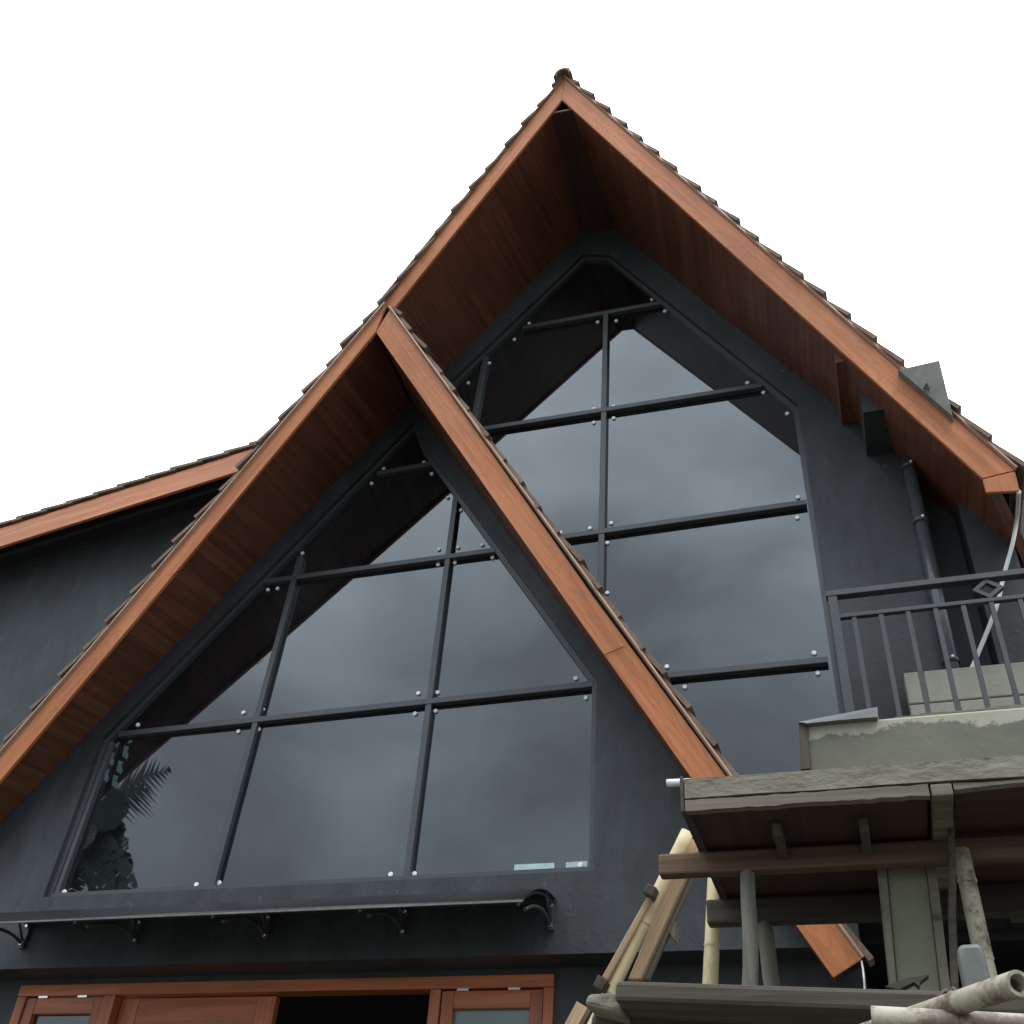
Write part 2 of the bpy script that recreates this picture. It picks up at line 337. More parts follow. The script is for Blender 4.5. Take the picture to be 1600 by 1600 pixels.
def parapetmat():
    m = mat('flaking_cement_render', (.150, .148, .110), .9, .2, 1.8, .4, 18); t = m.node_tree; b = t.nodes['Principled BSDF']
    c = N(t, 'ShaderNodeTexCoord'); s = N(t, 'ShaderNodeSeparateXYZ'); t.links.new(c.outputs['Object'], s.inputs[0])
    n = N(t, 'ShaderNodeTexNoise'); n.inputs['Scale'].default_value = 3.0; n.inputs['Detail'].default_value = 12; n.inputs['Roughness'].default_value = .68
    t.links.new(c.outputs['Object'], n.inputs['Vector'])
    a = N(t, 'ShaderNodeMapRange'); a.inputs['From Min'].default_value = PARZ0; a.inputs['From Max'].default_value = PARZ1; a.inputs['To Min'].default_value = -.26; a.inputs['To Max'].default_value = .20
    t.links.new(s.outputs[2], a.inputs[0])
    ad = N(t, 'ShaderNodeMath', operation='ADD'); t.links.new(a.outputs[0], ad.inputs[0]); t.links.new(n.outputs[0], ad.inputs[1])
    r = N(t, 'ShaderNodeMapRange'); r.inputs['From Min'].default_value = .53; r.inputs['From Max'].default_value = .56
    t.links.new(ad.outputs[0], r.inputs[0])
    old = b.inputs['Base Color'].links[0].from_socket
    mx = N(t, 'ShaderNodeMix', data_type='RGBA'); mx.inputs[7].default_value = (.36, .35, .27, 1)
    t.links.new(r.outputs[0], mx.inputs[0]); t.links.new(old, mx.inputs[6]); t.links.new(mx.outputs[2], b.inputs['Base Color'])
    return m

# ------------------------------------------------------------------ key planes (survey units)
YW, YF, YG = -.006, .0, .008
DEP = 1.6
# ------------------------------------------------------------------ setting: ground
g = MB(); g.face([(-60, -60, -CAMZ/S), (60, -60, -CAMZ/S), (60, 60, -CAMZ/S), (-60, 60, -CAMZ/S)])
tag(g.build('ground', M['grass']), 'bare soil ground around the house', kind='structure')
g = MB(); z = -CAMZ/S+.0008; g.face([(-60, -2.3, z), (60, -2.3, z), (60, -.85, z), (-60, -.85, z)])
tag(g.build('road', M['road']), 'asphalt road in front of the house', kind='structure')

# ------------------------------------------------------------------ HOUSE
house = thing('house', 'charcoal gabled house with orange rake boards and tall dark glass gables', 'house')
def P(px, py, Y): return at(px, py, Y)
def wallslab(name, outer, holes, y0, y1, m, parent):
    """outer, holes: lists of (x,z). front face at y0, extruded to y1"""
    mb = MB(); loops = [[Vector((x, z, 0)) for x, z in lp] for lp in [outer]+holes]
    flat = [q for lp in loops for q in lp]
    for y in (y0, y1):
        for tri in tessellate_polygon(loops):
            mb.face([(flat[i].x, y, flat[i].y) for i in tri])
    for lp in loops:
        for i in range(len(lp)):
            a, b = lp[i], lp[(i+1) % len(lp)]
            mb.face([(a.x, y0, a.y), (b.x, y0, b.y), (b.x, y1, b.y), (a.x, y1, a.y)])
    return mb.build(name, m, parent)
def xz(v): return (v.x, v.z)
# soffit lines where they meet the wall
WL0, WL1 = P(0, 1284, YW), P(906, 366, YW)
WR1, WR0 = P(962, 358, YW), P(1311.7, 634, YW)
dL = (WL1-WL0)/(WL1.x-WL0.x); dR = (WR0-P(997, 386, YW)); dR = dR/dR.x
def zl(x): return WL0.z + dL.z*(x-WL0.x)
def zr(x): return WR0.z + dR.z*(x-WR0.x)
BZ = .3015
x_bandR = P(1345, 1480, YW).x
x_upR = P(1463, 905, YW).x
x_farR = P(1590, 870, YW).x
# window outlines (x, z) in wall plane
sr0, sr1 = tp(587, 518.4), tp(1302, 1528)            # small right rake, lower edge
st0, st1 = tp(602.7, 476), tp(1346.5, 1499)          # small right rake, upper edge
def srz(x, a, b): return a.z + (b.z-a.z)*(x-a.x)/(b.x-a.x)
bigtop = [P(912, 402, YF), P(952, 402, YF)]
jr0, jr1 = P(1247, 637, YF), P(1321, 1110, YF)
zbot = .415
jx = jr0.x + (jr1.x-jr0.x)*(zbot-jr0.z)/(jr1.z-jr0.z)
ld0, ld1 = P(849, 459, YF), P(746, 560, YF); sl_ = (ld1.z-ld0.z)/(ld1.x-ld0.x)
# left diagonal meets the upper edge line of the small roof
def isect(p, s, q, t):
    x = (q.z-p.z + s*p.x - t*q.x)/(s-t); return x, p.z+s*(x-p.x)
tsl = (st1.z-st0.z)/(st1.x-st0.x)
lx, lz = isect(ld0, sl_, st0, tsl)
bx = st0.x + (zbot-st0.z)/tsl
bigwin = [(lx, lz), (bx, zbot), (jx, zbot), xz(jr0), xz(bigtop[1]), xz(bigtop[0])]
smallwin = [xz(P(72, 1404.5, YF)), xz(P(930, 1363.5, YF)), xz(P(934, 1066, YF)), xz(P(668, 706, YF)), xz(P(650, 662, YF)), xz(P(163, 1157, YF))]
up = .012
apexz = WL1.z
outer = [(-1.17, BZ), (x_bandR, BZ), (x_bandR, .33), (x_upR, .33), (x_upR, zr(x_upR)+up), (WR1.x, zr(WR1.x)+up), (WL1.x, zl(WL1.x)+up), (-1.17, zl(-1.17)+up+.0)]
if outer[-1][1] < BZ: outer[-1] = (-1.17, BZ+.02)
wallslab('wall', outer, [bigwin, smallwin], YW, .05, M['wall'], house)
# recessed dark doorway on the balcony and the outer wall right of it
x_rec = P(1527, 905, YW).x
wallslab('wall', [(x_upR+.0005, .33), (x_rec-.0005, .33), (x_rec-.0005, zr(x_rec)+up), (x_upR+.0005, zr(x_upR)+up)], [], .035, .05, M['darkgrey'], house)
wallslab('wall', [(x_rec, .33), (x_farR, .33), (x_farR, zr(x_farR)+up), (x_rec, zr(x_rec)+up)], [], YW, .05, M['wall'], house)
# door wall set back below the band
dz = .035
fl, fr_ = P(33, 1539.6, dz), P(865, 1523.4, dz); zt = (fl.z+fr_.z)/2
fl0 = fl.x - .0; fr0 = fr_.x; zfl = -.11          # floor level behind the door
wallslab('wall', [(-1.17, -CAMZ/S), (x_bandR, -CAMZ/S), (x_bandR, BZ+.006), (-1.17, BZ+.006)], [[(fl0, zfl), (fr0, zfl), (fr0, zt), (fl0, zt)]], dz, dz+.02, M['wall_low'], house)
# side and back walls, floors, dark rooms
wallslab('wall', [(-1.17, -CAMZ/S), (x_farR, -CAMZ/S), (x_farR, .6), (-1.17, .6)], [], DEP-.05, DEP-.02, M['wall_low'], house)
mb = MB(); mb.box(x_farR-.02, x_farR, .051, DEP-.051, -CAMZ/S, .62); mb.build('wall', M['wall_low'], house)
mb = MB(); mb.box(-1.17, x_farR-.021, .6, .62, -CAMZ/S, .36); mb.box(-1.17, x_farR-.021, .056, .599, zfl-.02, zfl)
mb.box(-1.17, x_farR-.021, .056, .599, BZ+.02, BZ+.035); mb.box(x_bandR-.01, x_bandR+.0, .056, .599, zfl+.001, BZ+.019)
mb.build('interior_shell', M['dark'], house)

# ---------------- roofs
def xzline_back(a, y): return Vector((a.x, y, a.z))
def fascia(bot, top, name, parent, off=0., thick=.005, m='fascia'):
    """bot, top: image polylines (same count), board on the leaning plane"""
    b = [tp(*p, off) for p in bot]; t = [tp(*p, off) for p in top]
    nrm = Vector((0, 1, OB)).normalized()
    mb = MB(); d = (b[-1]-b[0]).normalized(); sd_ = (t[0]-b[0]); sd_ = (sd_-d*sd_.dot(d)).normalized()
    for i in range(len(b)-1):
        mb.prism([b[i], b[i+1], t[i+1], t[i]], nrm*thick, (d, sd_, nrm))
    o = mb.build(name, M[m], parent, bevel=.004)
    return o
roof = thing('roof', None, None); roof.parent = house
wing_roof = thing('roof', None, None); wing_roof.parent = house
# big gable, right rake
BR_b = [(878, 156), (1535, 747.5)]; BR_t = [(882, 123), (1586, 735)]
fascia(BR_b, BR_t, 'fascia_board', roof)
fascia([(1535.5, 749), (1541, 769.5)], [(1586, 736.5), (1593, 767)], 'fascia_board', roof, off=.0015)
fascia([(878, 156), (611, 487)], [(882, 123), (597, 470)], 'fascia_board', roof, off=-.0008)
fascia([(587, 518.4), (478, 650), (185.6, 1000), (0, 1220), (-60, 1291)], [(602.7, 476), (447, 650), (157.5, 1000), (0, 1182), (-60, 1250)], 'fascia_board', roof, off=.006)
fascia([(587, 518.4), (900, 962), (1302, 1528)], [(609, 483), (930, 936), (1346.5, 1499)], 'fascia_board', roof, off=.0045)
# thin pale strip on top of the boards
def strip(a, b, off):
    p, q = tp(*a, off), tp(*b, off); MB().bar(p+Vector((0, -.001, .0006)), q+Vector((0, -.001, .0006)), .0022, .006, side=(0, 0, 1)).build('edge_strip', M['flash'], roof)
strip((882, 122), (1588, 734), -.001); strip((882, 122), (598, 469), -.001); strip((603, 475), (157.5, 999), .006); strip((157.5, 999), (-60, 1249), .006); strip((609, 482), (1348, 1498), .0045)

for q4 in (((270, 899), (281, 890)), ((928, 1030), (975, 1010))):
    a_, b_ = tp(*q4[0], .0062), tp(*q4[1], .0062)
    MB().bar(a_, b_, .0006, .0006, side=(1, 0, 0)).build('board_joint', M['dark'], roof)
for px, py in ((965, 208), (1158, 381), (1166, 372), (1060, 300), (225, 937), (300, 848), (520, 585), (655, 575), (800, 790), (930, 985), (1020, 1100), (1300, 515), (1370, 580)):
    c = tp(px, py, .0062); MB().disc(c, .0009, .0004, (0, -1, -.17), 8).build('nail', M['flash'], roof)
# soffits: from the rake boards back to the wall, boards run front to back
def soffit(f0, f1, w0, w1, th=.012, back=None):
    """f0,f1 front edge (3d), w0,w1 wall edge (3d)"""
    mb = MB(); sl = (f1-f0).normalized(); upn = Vector((-sl.z, 0, sl.x));
    if upn.z < 0: upn = -upn
    a = [f0, f1, w1, w0]
    mb.loft(a, [p+upn*th for p in a], None)
    if w0.y > 0:
        bk = [w0, w1, w1+Vector((0, .05, 0)), w0+Vector((0, .05, 0))]; mb.loft(bk, [p+upn*th for p in bk], None)
    return mb.build('soffit', M['soffit'], roof, uvax=(Y_, sl))
col_f0, col_f1 = tp(862, 178, -.006), tp(893, 172, -.006)
F = float(F)
def back(p): return Vector((p.x, .05, p.z))
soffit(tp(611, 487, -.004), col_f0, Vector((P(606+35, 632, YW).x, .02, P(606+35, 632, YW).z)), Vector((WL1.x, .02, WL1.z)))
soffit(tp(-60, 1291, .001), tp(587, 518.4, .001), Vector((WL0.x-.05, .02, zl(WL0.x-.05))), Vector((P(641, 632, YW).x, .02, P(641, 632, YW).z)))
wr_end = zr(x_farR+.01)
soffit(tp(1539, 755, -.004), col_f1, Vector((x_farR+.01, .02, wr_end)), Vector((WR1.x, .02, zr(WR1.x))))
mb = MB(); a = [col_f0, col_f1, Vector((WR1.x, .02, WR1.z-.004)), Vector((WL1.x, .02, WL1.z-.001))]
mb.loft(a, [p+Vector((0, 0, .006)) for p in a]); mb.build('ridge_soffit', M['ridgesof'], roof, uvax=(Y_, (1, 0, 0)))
# small white edge trim of the flat ridge soffit
MB().bar(col_f0+Vector((0, -.001, 0)), col_f1+Vector((0, -.001, 0)), .0012, .0015).build('trim', M['flash'], roof)
# right slope inner board of small gable
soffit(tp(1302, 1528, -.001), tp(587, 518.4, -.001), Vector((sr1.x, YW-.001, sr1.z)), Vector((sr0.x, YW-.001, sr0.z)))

# tiled slopes
def slope(lo, hi, yfront, yback, nxs, name='tiles', parent=roof, pitch=.0435, tw=.062, lift=.011, seed=0, deck=.012, over=.006, endy=None, rough=1.0):
    """lo,hi: (x,z) of the deck line; yfront(z)->y ; overlapping flat tiles"""
    rnd = random.Random(seed); lo = Vector((lo[0], 0, lo[1])); hi = Vector((hi[0], 0, hi[1])); d = (hi-lo); Ln = d.length; d.normalize()
    n = Vector((-d.z, 0, d.x)); n = n if n.z > 0 else -n
    k = int(Ln/pitch)+1; mb = MB()
    for i in range(k):
        s0 = i*pitch; s1 = min(s0+pitch*1.25, Ln+.002)
        zc = (lo+d*s0).z; y = yfront(zc)-over-rnd.uniform(0, .003)*rough; first = True
        while y < yback:
            ww = tw*(rnd.uniform(.45, 1) if first else 1); y1 = min(y+ww, yback)
            j = rnd.uniform(-.0015, .0022)*rough; js = rnd.uniform(-.006, .006)*rough; th = .0052
            a0 = lo+d*(s0+js)+n*(lift*.62+j); a1 = lo+d*(s0+js)+n*(lift*.62+th+j)
            b0 = lo+d*s1+n*.002; b1 = lo+d*s1+n*(.002+th*.8)
            f = [Vector((q.x, y+.0006, q.z)) for q in (a0, b0, b1, a1)]
            mb.prism(f, (0, y1-y-.0012, 0)); first = False; y = y1
    return mb.build(name, M['tile'], parent, weld=False)
def deckslab(lo, hi, yf, yb, th, name='roof_deck', m='dark', parent=roof):
    lo3 = Vector((lo[0], 0, lo[1])); hi3 = Vector((hi[0], 0, hi[1])); d = (hi3-lo3).normalized(); n = Vector((-d.z, 0, d.x)); n = n if n.z > 0 else -n
    f = [Vector((p.x, yf(p.z)+.006, p.z)) for p in (lo3, hi3)]; f += [Vector((p.x-n.x*th, yf(p.z-n.z*th)+.006, p.z-n.z*th)) for p in (hi3, lo3)]
    b = [Vector((p.x, yb, p.z)) for p in f]
    mb = MB(); mb.loft(f, b); return mb.build(name, M[m], parent)
yfr = lambda z: -(OA+OB*z)
apex_t = tp(882, 124); rlow = tp(1586, 735)
LT = [tp(-60, 1250), tp(600, 477)]
lowL = LT[0]; midL = LT[1]
deckslab((rlow.x, rlow.z), (apex_t.x, apex_t.z), yfr, DEP, .005)
slope((rlow.x+.002, rlow.z-.002), (apex_t.x-.004, apex_t.z+.004), yfr, DEP, 0, seed=1, lift=.0072)
deckslab((midL.x, midL.z), (apex_t.x, apex_t.z), yfr, DEP, .005)
slope((midL.x, midL.z), (apex_t.x, apex_t.z), yfr, DEP, 0, seed=2, lift=.0045)
dlow = lambda z: yfr(z)-.004
l2 = tp(-60, 1250, .004); m2 = tp(600, 477, .004)
deckslab((l2.x, l2.z), (m2.x, m2.z), dlow, DEP, .004)
slope((l2.x, l2.z), (m2.x, m2.z), dlow, DEP, 0, seed=3, lift=.0038)
# small right slope dies against the facade
e1 = tp(1346.5, 1499, .0045); e0 = tp(609, 483, .0045)
deckslab((e1.x, e1.z), (e0.x, e0.z), dlow, YW-.001, .018)
slope((e1.x, e1.z), (e0.x, e0.z), lambda z: dlow(z), YW-.001, 0, seed=4, lift=.006, over=.003, rough=1.2, tw=.05)
# ridge cap
mb = MB(); rr = .0145
for i in range(26):
    y0 = yfr(apex_t.z)-.012+i*.066; r1 = rr*(1.0 if i == 0 else .97)
    c0 = Vector((apex_t.x, y0, apex_t.z-.002)); c1 = Vector((apex_t.x, y0+.07, apex_t.z-.0065))
    prof = [(-1.0, -.25), (-.72, .62), (-.3, 1.0), (.3, 1.0), (.72, .62), (1.0, -.25)]
    inn = [(x*.72, z*.72-.05) for x, z in reversed(prof)]
    mb.loft([c0+Vector((x*r1, 0, z*r1)) for x, z in prof+inn], [c1+Vector((x*r1*.9, 0, z*r1*.9)) for x, z in prof+inn])
mb.build('ridge_cap', M['tile'], roof, weld=False)

# ---------------- left wing with its shallow roof
YWF = -.055
wa, wb = P(-120, 863.5, YWF), P(375, 707, YWF); wc, wd_ = P(-120, 892, YWF), P(375, 735, YWF)
wsl = (wb.z-wa.z)/(wb.x-wa.x); xe = -.625; ext = lambda p: Vector((xe, YWF, p.z+wsl*(xe-p.x)))
d = (wb-wa).normalized()
MB().prism([wc, ext(wd_), ext(wb), wa], (0, .005, 0), (d, Vector((-d.z, 0, d.x)))).build('fascia_board', M['fascia'], wing_roof, bevel=.004)
xo = -2.4; wl = Vector((xo, 0, wa.z+wsl*(xo-wa.x)))
deckslab((xo, wl.z-.002), (xe, ext(wb).z-.002), lambda z: YWF, DEP, .012, parent=wing_roof)
slope((wa.x-.0435*14, wa.z-wsl*.0435*14), (xe, ext(wb).z), lambda z: YWF, .9, 0, seed=6, parent=wing_roof, lift=.009, over=.004, rough=.3)
mb = MB()
for i in range(3):
    y = YWF+.03+i*.035
    p0 = Vector((xo, y, wl.z-.022)); p1 = Vector((xe, y, ext(wb).z-.022)); mb.bar(p0, p1, .012, .007)
mb.build('rafter', M['darkgrey'], wing_roof)
YWW = .012
wallslab('wall', [(-2.4, -CAMZ/S), (-1.171, -CAMZ/S), (-1.171, zl(-1.171)+.02), (-.60, zl(-.60)+.02), (-.60, ext(wb).z-.02), (xo, wl.z-.02)], [], YWW, YWW+.02, M['wall'], house)

# ---------------- windows
def window(poly, name):
    o = thing(name, None, None); o.parent = house
    cxx = sum(p[0] for p in poly)/len(poly); czz = sum(p[1] for p in poly)/len(poly)
    # glass sheet
    MB().prism([(x, YG, z) for x, z in poly], (0, .002, 0)).build('glass', M['glass'], o)
    MB().prism([(cxx+(x-cxx)*1.02, YG+.03, czz+(z-czz)*1.02) for x, z in poly], (0, .002, 0)).build('dark_backing', M['dark'], o)  # added black sheet, stands in for the unlit room and stops light leaks
    # outer frame along the outline
    n = len(poly); mb = MB(); fw = .0065
    V = [Vector((x, 0, z)) for x, z in poly]; area = sum(V[i].x*V[(i+1) % n].z-V[(i+1) % n].x*V[i].z for i in range(n))
    ins = []
    for i in range(n):
        a, b, c = V[i-1], V[i], V[(i+1) % n]; d1 = (b-a).normalized(); d2 = (c-b).normalized()
        s = 1 if area > 0 else -1
        n1 = Vector((-d1.z, 0, d1.x))*s; n2 = Vector((-d2.z, 0, d2.x))*s
        m_ = (n1+n2); m_ = m_/max(.3, (m_.dot(n1))); ins.append(b+m_*fw)
    for i in range(n):
        j = (i+1) % n
        q = [V[i], V[j], ins[j], ins[i]]; mb.prism([(p.x, YF, p.z) for p in q], (0, YG-YF-.0003, 0))
    mb.build('frame', M['frame'], o, weld=False)
    return o
def wbar(o, a, b, wd=.0075, dy=0):
    """mullion whose front face centre line runs through the image points a-b"""
    p, q = P(*a, YF), P(*b, YF); th = YG-YF+dy
    mid = Vector((0, th/2-dy+.0002, 0))
    MB().bar(p+mid, q+mid, wd, th-.0004, side=(1, 0, 0) if abs(q.z-p.z) > abs(q.x-p.x) else (0, 0, 1)).build('mullion', M['frame'], o, bevel=.003)
def inside(poly, x, z):
    c = False
    for i in range(len(poly)):
        (x1, z1), (x2, z2) = poly[i-1], poly[i]
        if (z1 > z) != (z2 > z) and x < (x2-x1)*(z-z1)/(z2-z1)+x1: c = not c
    return c
wbig = window(bigwin, 'window'); wsm = window(smallwin, 'window')
tag(wbig, 'tall dark tinted window under the big gable'); tag(wsm, 'dark tinted window of the lower left gable')
def ext_to(a, b, f):  # extend image segment beyond b
    return (b[0]+(b[0]-a[0])*f, b[1]+(b[1]-a[1])*f)
wbar(wbig, (816, 511), (1041, 470)); wbar(wbig, (712, 676), (1191, 601), dy=.0008)
wbar(wbig, (840, 844), (1260, 784), dy=.0008); wbar(wbig, (1000, 1059), (1293, 1030), dy=.0008)
wbar(wbig, (946, 490), (937, 960)); wbar(wbig, (758, 556), (737, 665))
wbar(wsm, (588, 739), (678, 722)); wbar(wsm, (414, 908), (774, 859), dy=.0008); wbar(wsm, (185, 1147), (928, 1068), dy=.0008)
wbar(wsm, (468, 868), (327, 1393)); wbar(wsm, (712, 772), (633, 1378))
# second, inner line of the left jamb
wbar(wsm, (173, 1158), (84, 1404), wd=.006)
bolts_big = [(1019, 469), (1039, 487), (827, 506), (804, 531), (765, 568), (732, 599), (934, 504), (963, 502), (928, 639), (959, 635), (928, 661), (959, 654), (766, 687), (1168, 599), (1193, 614), (1230, 647), (1247, 777.5), (1246, 809.5), (876, 833), (922, 826), (955, 818), (949, 849), (949, 927), (1042, 1042.5), (1070, 1074), (1272, 1021), (1278, 1052.5)]
bolts_small = [(663, 723), (675, 741), (600, 733), (581, 756), (700, 778), (720, 798), (716, 856), (754, 852), (686, 859), (685, 883), (711, 880), (770, 872), (473, 865), (466, 891), (461, 915), (434, 920), (419, 922), (381, 1114), (411, 1109), (373, 1143.5), (405, 1140), (654, 1084), (684, 1082.6), (649, 1115.6), (681, 1111.5), (900, 1060.6), (916, 1091), (611, 1367), (648, 1366), (307.5, 1383), (343, 1380), (101, 1394), (907, 1352.5), (216, 1133)]
for o, bl in ((wbig, bolts_big), (wsm, bolts_small)):
    for i, (px, py) in enumerate(bl):
        c = P(px, py, YG-.0002); MB().disc(c, .0027, .0022, (random.uniform(-.1, .1), -1, random.uniform(-.1, .1)), 16).build('bolt', M['boltpaint'], o)
# breeze block opening seen through the glass at the left jamb: glowing panes stand in for daylight in its holes
M['dayglow'] = bpy.data.materials.new('daylight_glow'); M['dayglow'].use_nodes = True
_b = M['dayglow'].node_tree.nodes['Principled BSDF']; _b.inputs['Base Color'].default_value = (.5, .6, .62, 1); _b.inputs['Emission Color'].default_value = (.62, .85, .9, 1); _b.inputs['Emission Strength'].default_value = 4.5
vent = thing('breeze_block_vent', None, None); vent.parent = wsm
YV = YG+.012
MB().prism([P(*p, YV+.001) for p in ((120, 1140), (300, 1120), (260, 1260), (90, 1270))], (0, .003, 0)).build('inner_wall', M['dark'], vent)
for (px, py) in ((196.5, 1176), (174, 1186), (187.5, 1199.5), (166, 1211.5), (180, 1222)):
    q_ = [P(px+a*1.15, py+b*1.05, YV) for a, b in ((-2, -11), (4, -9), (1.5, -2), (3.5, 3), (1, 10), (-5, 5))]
    MB().prism(q_, (0, .0008, 0)).build('vent_glow_pane', M['dayglow'], vent)
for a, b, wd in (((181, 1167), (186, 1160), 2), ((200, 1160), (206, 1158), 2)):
    MB().bar(P(*a, YV), P(*b, YV), .003, .001).build('vent_glow_pane', M['dayglow'], vent)
# film stickers left on the lower right corner of the glass
for q in ([(804, 1351), (866, 1348), (866, 1366), (802, 1368.5)], [(884, 1347.5), (918, 1345), (917.5, 1363.5), (884, 1365)]):
    MB().prism([P(*p, YG-.0006) for p in q], (0, .0004, 0)).build('sticker', M['film'], wsm)
c = P(907, 1352.5, YG-.0012); MB().disc(c, .0027, .0022, (0, -1, 0), 16).build('bolt', M['boltpaint'], wsm)

# ---------------- entrance: frame, leaf, side windows
door = thing('entrance', None, None); door.parent = house; tag(door, 'red brown wooden entrance frame with one door leaf open')
yd = dz-.004
def X(px, py=1560): return P(px, py, yd).x
zt2 = zt; zi = P(500, 1548, yd).z; fwd_ = .013
def dbox(x0, x1, z0, z1, y0, y1, nm, m='door', par=door, bevel=.003, horiz=False):
    ax = ((1, 0, 0), (0, 0, 1)) if horiz else ((0, 0, 1), (1, 0, 0))
    return MB().box(x0, x1, y0, y1, z0, z1).build(nm, M[m], par, uvax=ax, bevel=bevel)
xs = [X(31, 1545), X(163, 1555), X(180, 1555), X(672, 1545), X(689, 1540), X(865, 1530)]
df = thing('door_frame', None, None); df.parent = door
dbox(xs[0], xs[5], zi, zt-.0005, yd, dz+.016, 'head', par=df, horiz=True)
for a, b in ((xs[0], xs[0]+.012), (xs[1], xs[2]), (xs[3], xs[4]), (xs[5]-.010, xs[5])):
    dbox(a, b, zfl, zi-.0003, yd+.0006, dz+.016, 'jamb', par=df)
def sidewin(a, b, m, gl):
    o = thing('side_window', None, None); o.parent = door
    y0 = yd+.003; y1 = dz+.012; h = P(500, 1540+30, yd).z
    zto = zi-.0015; st = .0135
    dbox(a+.001, a+st, zfl+.02, zto, y0, y1, 'stile', par=o); dbox(b-st, b-.001, zfl+.02, zto, y0, y1, 'stile', par=o)
    dbox(a+st+.0002, b-st-.0002, zto-.0165, zto, y0+.0003, y1, 'top_rail', par=o, horiz=True)
    MB().box(a+st-.002, b-st+.002, y0+.006, y0+.008, zfl+.03, zto-.014).build('pane', M[gl], o)
    for t in (.22, .72):
        x = a+(b-a)*t; MB().bar((x-.006, y0-.0012, zto+.0006), (x+.006, y0-.0012, zto+.0006), .0024, .0024).build('hinge', M['steel'], o)
sidewin(xs[0]+.012, xs[1], 'door', 'glass'); sidewin(xs[4], xs[5]-.010, 'door', 'frost')
leaf = thing('door_leaf', None, None); leaf.parent = door
xa, xb = X(181, 1560), X(423, 1555); yl = yd+.012; zlt = zi-.001
dbox(xa, xa+.022, zfl+.003, zlt, yl, yl+.009, 'stile', par=leaf); dbox(xb-.022, xb, zfl+.003, zlt, yl, yl+.009, 'stile', par=leaf)
dbox(xa+.0222, xb-.0222, zlt-.030, zlt, yl+.0003, yl+.009, 'top_rail', par=leaf, horiz=True)
for i in range(2):
    x0 = xa+.0235+i*(xb-xa-.044)/2; dbox(x0, x0+(xb-xa-.049)/2, zfl+.05, zlt-.0315, yl+.002, yl+.007, 'panel', par=leaf, bevel=.006)
# ---------------- awning
aw = thing('awning', 'long curved smoked polycarbonate awning on black brackets above the entrance', 'awning')
wx = [P(863, 1413, YW).x, P(635, 1425, YW).x, P(422, 1435, YW).x, P(222, 1441, YW).x, P(47, 1449, YW).x]
r_ = ray(817, 1407); # outer corner lies on plane x = wx[0]
oc = atx(817, 1407, wx[0]+.004); zw = P(870, 1407, YW).z; zo = oc.z; yo = oc.y
print('awning outer', tuple(oc), 'wall z', zw, 'wx', wx)
def prof(n=16, lift=0):
    pts = []
    for i in range(n+1):
        t = i/n; y = yo+(YW-.0005-yo)*t
        z = zo+(zw-zo)*t + .10*abs(yo)*math.sin(math.pi*t)**.8 + lift
        pts.append((y, z))
    return pts
pr = prof(); xl, xr = wx[4]-.006, wx[0]+.004
mb = MB()
segs = []
for i in range(len(pr)-1):
    (y0, z0), (y1, z1) = pr[i], pr[i+1]
    mb.face([(xl, y0, z0), (xr, y0, z0), (xr, y1, z1), (xl, y1, z1)], None, True)
sh = mb.build('sheet', M['poly'], aw); md = sh.modifiers.new('t', 'SOLIDIFY'); md.thickness = .004
MB().bar((xl, yo, zo-.0005), (xr, yo, zo-.0005), .0016, .002).build('front_edge', M['metalgrey'], aw)
MB().bar((xl, YW-.003, zw-.0005), (xr, YW-.003, zw-.0005), .005, .004).build('wall_rail', M['frame'], aw)
for k, x in enumerate(wx):
    br = thing('bracket', None, None); br.parent = aw
    zb_ = P(*[(862, 1448), (632, 1457), (420, 1463), (222, 1470), (38, 1477)][k], YW).z
    arc = [Vector((x, y, z-.0035)) for y, z in pr]; MB().tube(arc, .0014, 8).build('arch', M['frame'], br)
    MB().bar((x, YW-.002, zw), (x, YW-.002, zb_-.004), .006, .004, side=(1, 0, 0)).build('wall_plate', M['frame'], br)
    low = Vector((x, YW-.004, zb_)); cur = []
    for i in range(9):
        t = i/8; a = low; b = Vector((x, yo+.02, zo-.001)); c = Vector((x, yo*.40, zb_+.014))
        cur.append(a*(1-t)**2+c*2*t*(1-t)+b*t*t)
    MB().tube(cur, .0018, 8).build('brace', M['frame'], br)
    MB().tube([Vector((x, YW-.005, zb_+.004)), Vector((x, yo*.32, zw+.006))], .0014, 8).build('brace', M['frame'], br)
    for zz in (zb_, zw-.006): MB().disc((x, YW-.004, zz), .0022, .003, (0, -1, 0), 12).build('bolt', M['steel'], br)

# ---------------- boxed beam and duct under the right soffit, duct above the roof
ybk = .02
b0, b1 = P(1316, 664, YW), P(1345, 668, YW); yff = yfr(b0.z)+.014
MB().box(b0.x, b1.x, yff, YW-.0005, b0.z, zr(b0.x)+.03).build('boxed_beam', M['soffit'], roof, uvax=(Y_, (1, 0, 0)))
c0, c1 = P(1360, 712, YW), P(1395, 712, YW)
MB().box(c0.x-.004, c1.x, yff+.03, YW-.0005, c0.z, zr(c0.x)+.02).build('concrete_beam', M['darkgrey'], roof)
duct = thing('roof_duct', 'square grey sheet metal duct standing on the right roof slope', 'duct')
MB().prism([tp(*p, .010) for p in ((1403, 577), (1416, 574.7), (1467.7, 562.7), (1489, 651))], (0, .06, 0)).build('duct_body', M['metalgrey'], duct, bevel=.002)
Yd_ = tp(1448, 605, .0112).y
q = P(1448, 605, Yd_-.0006); mb = MB()
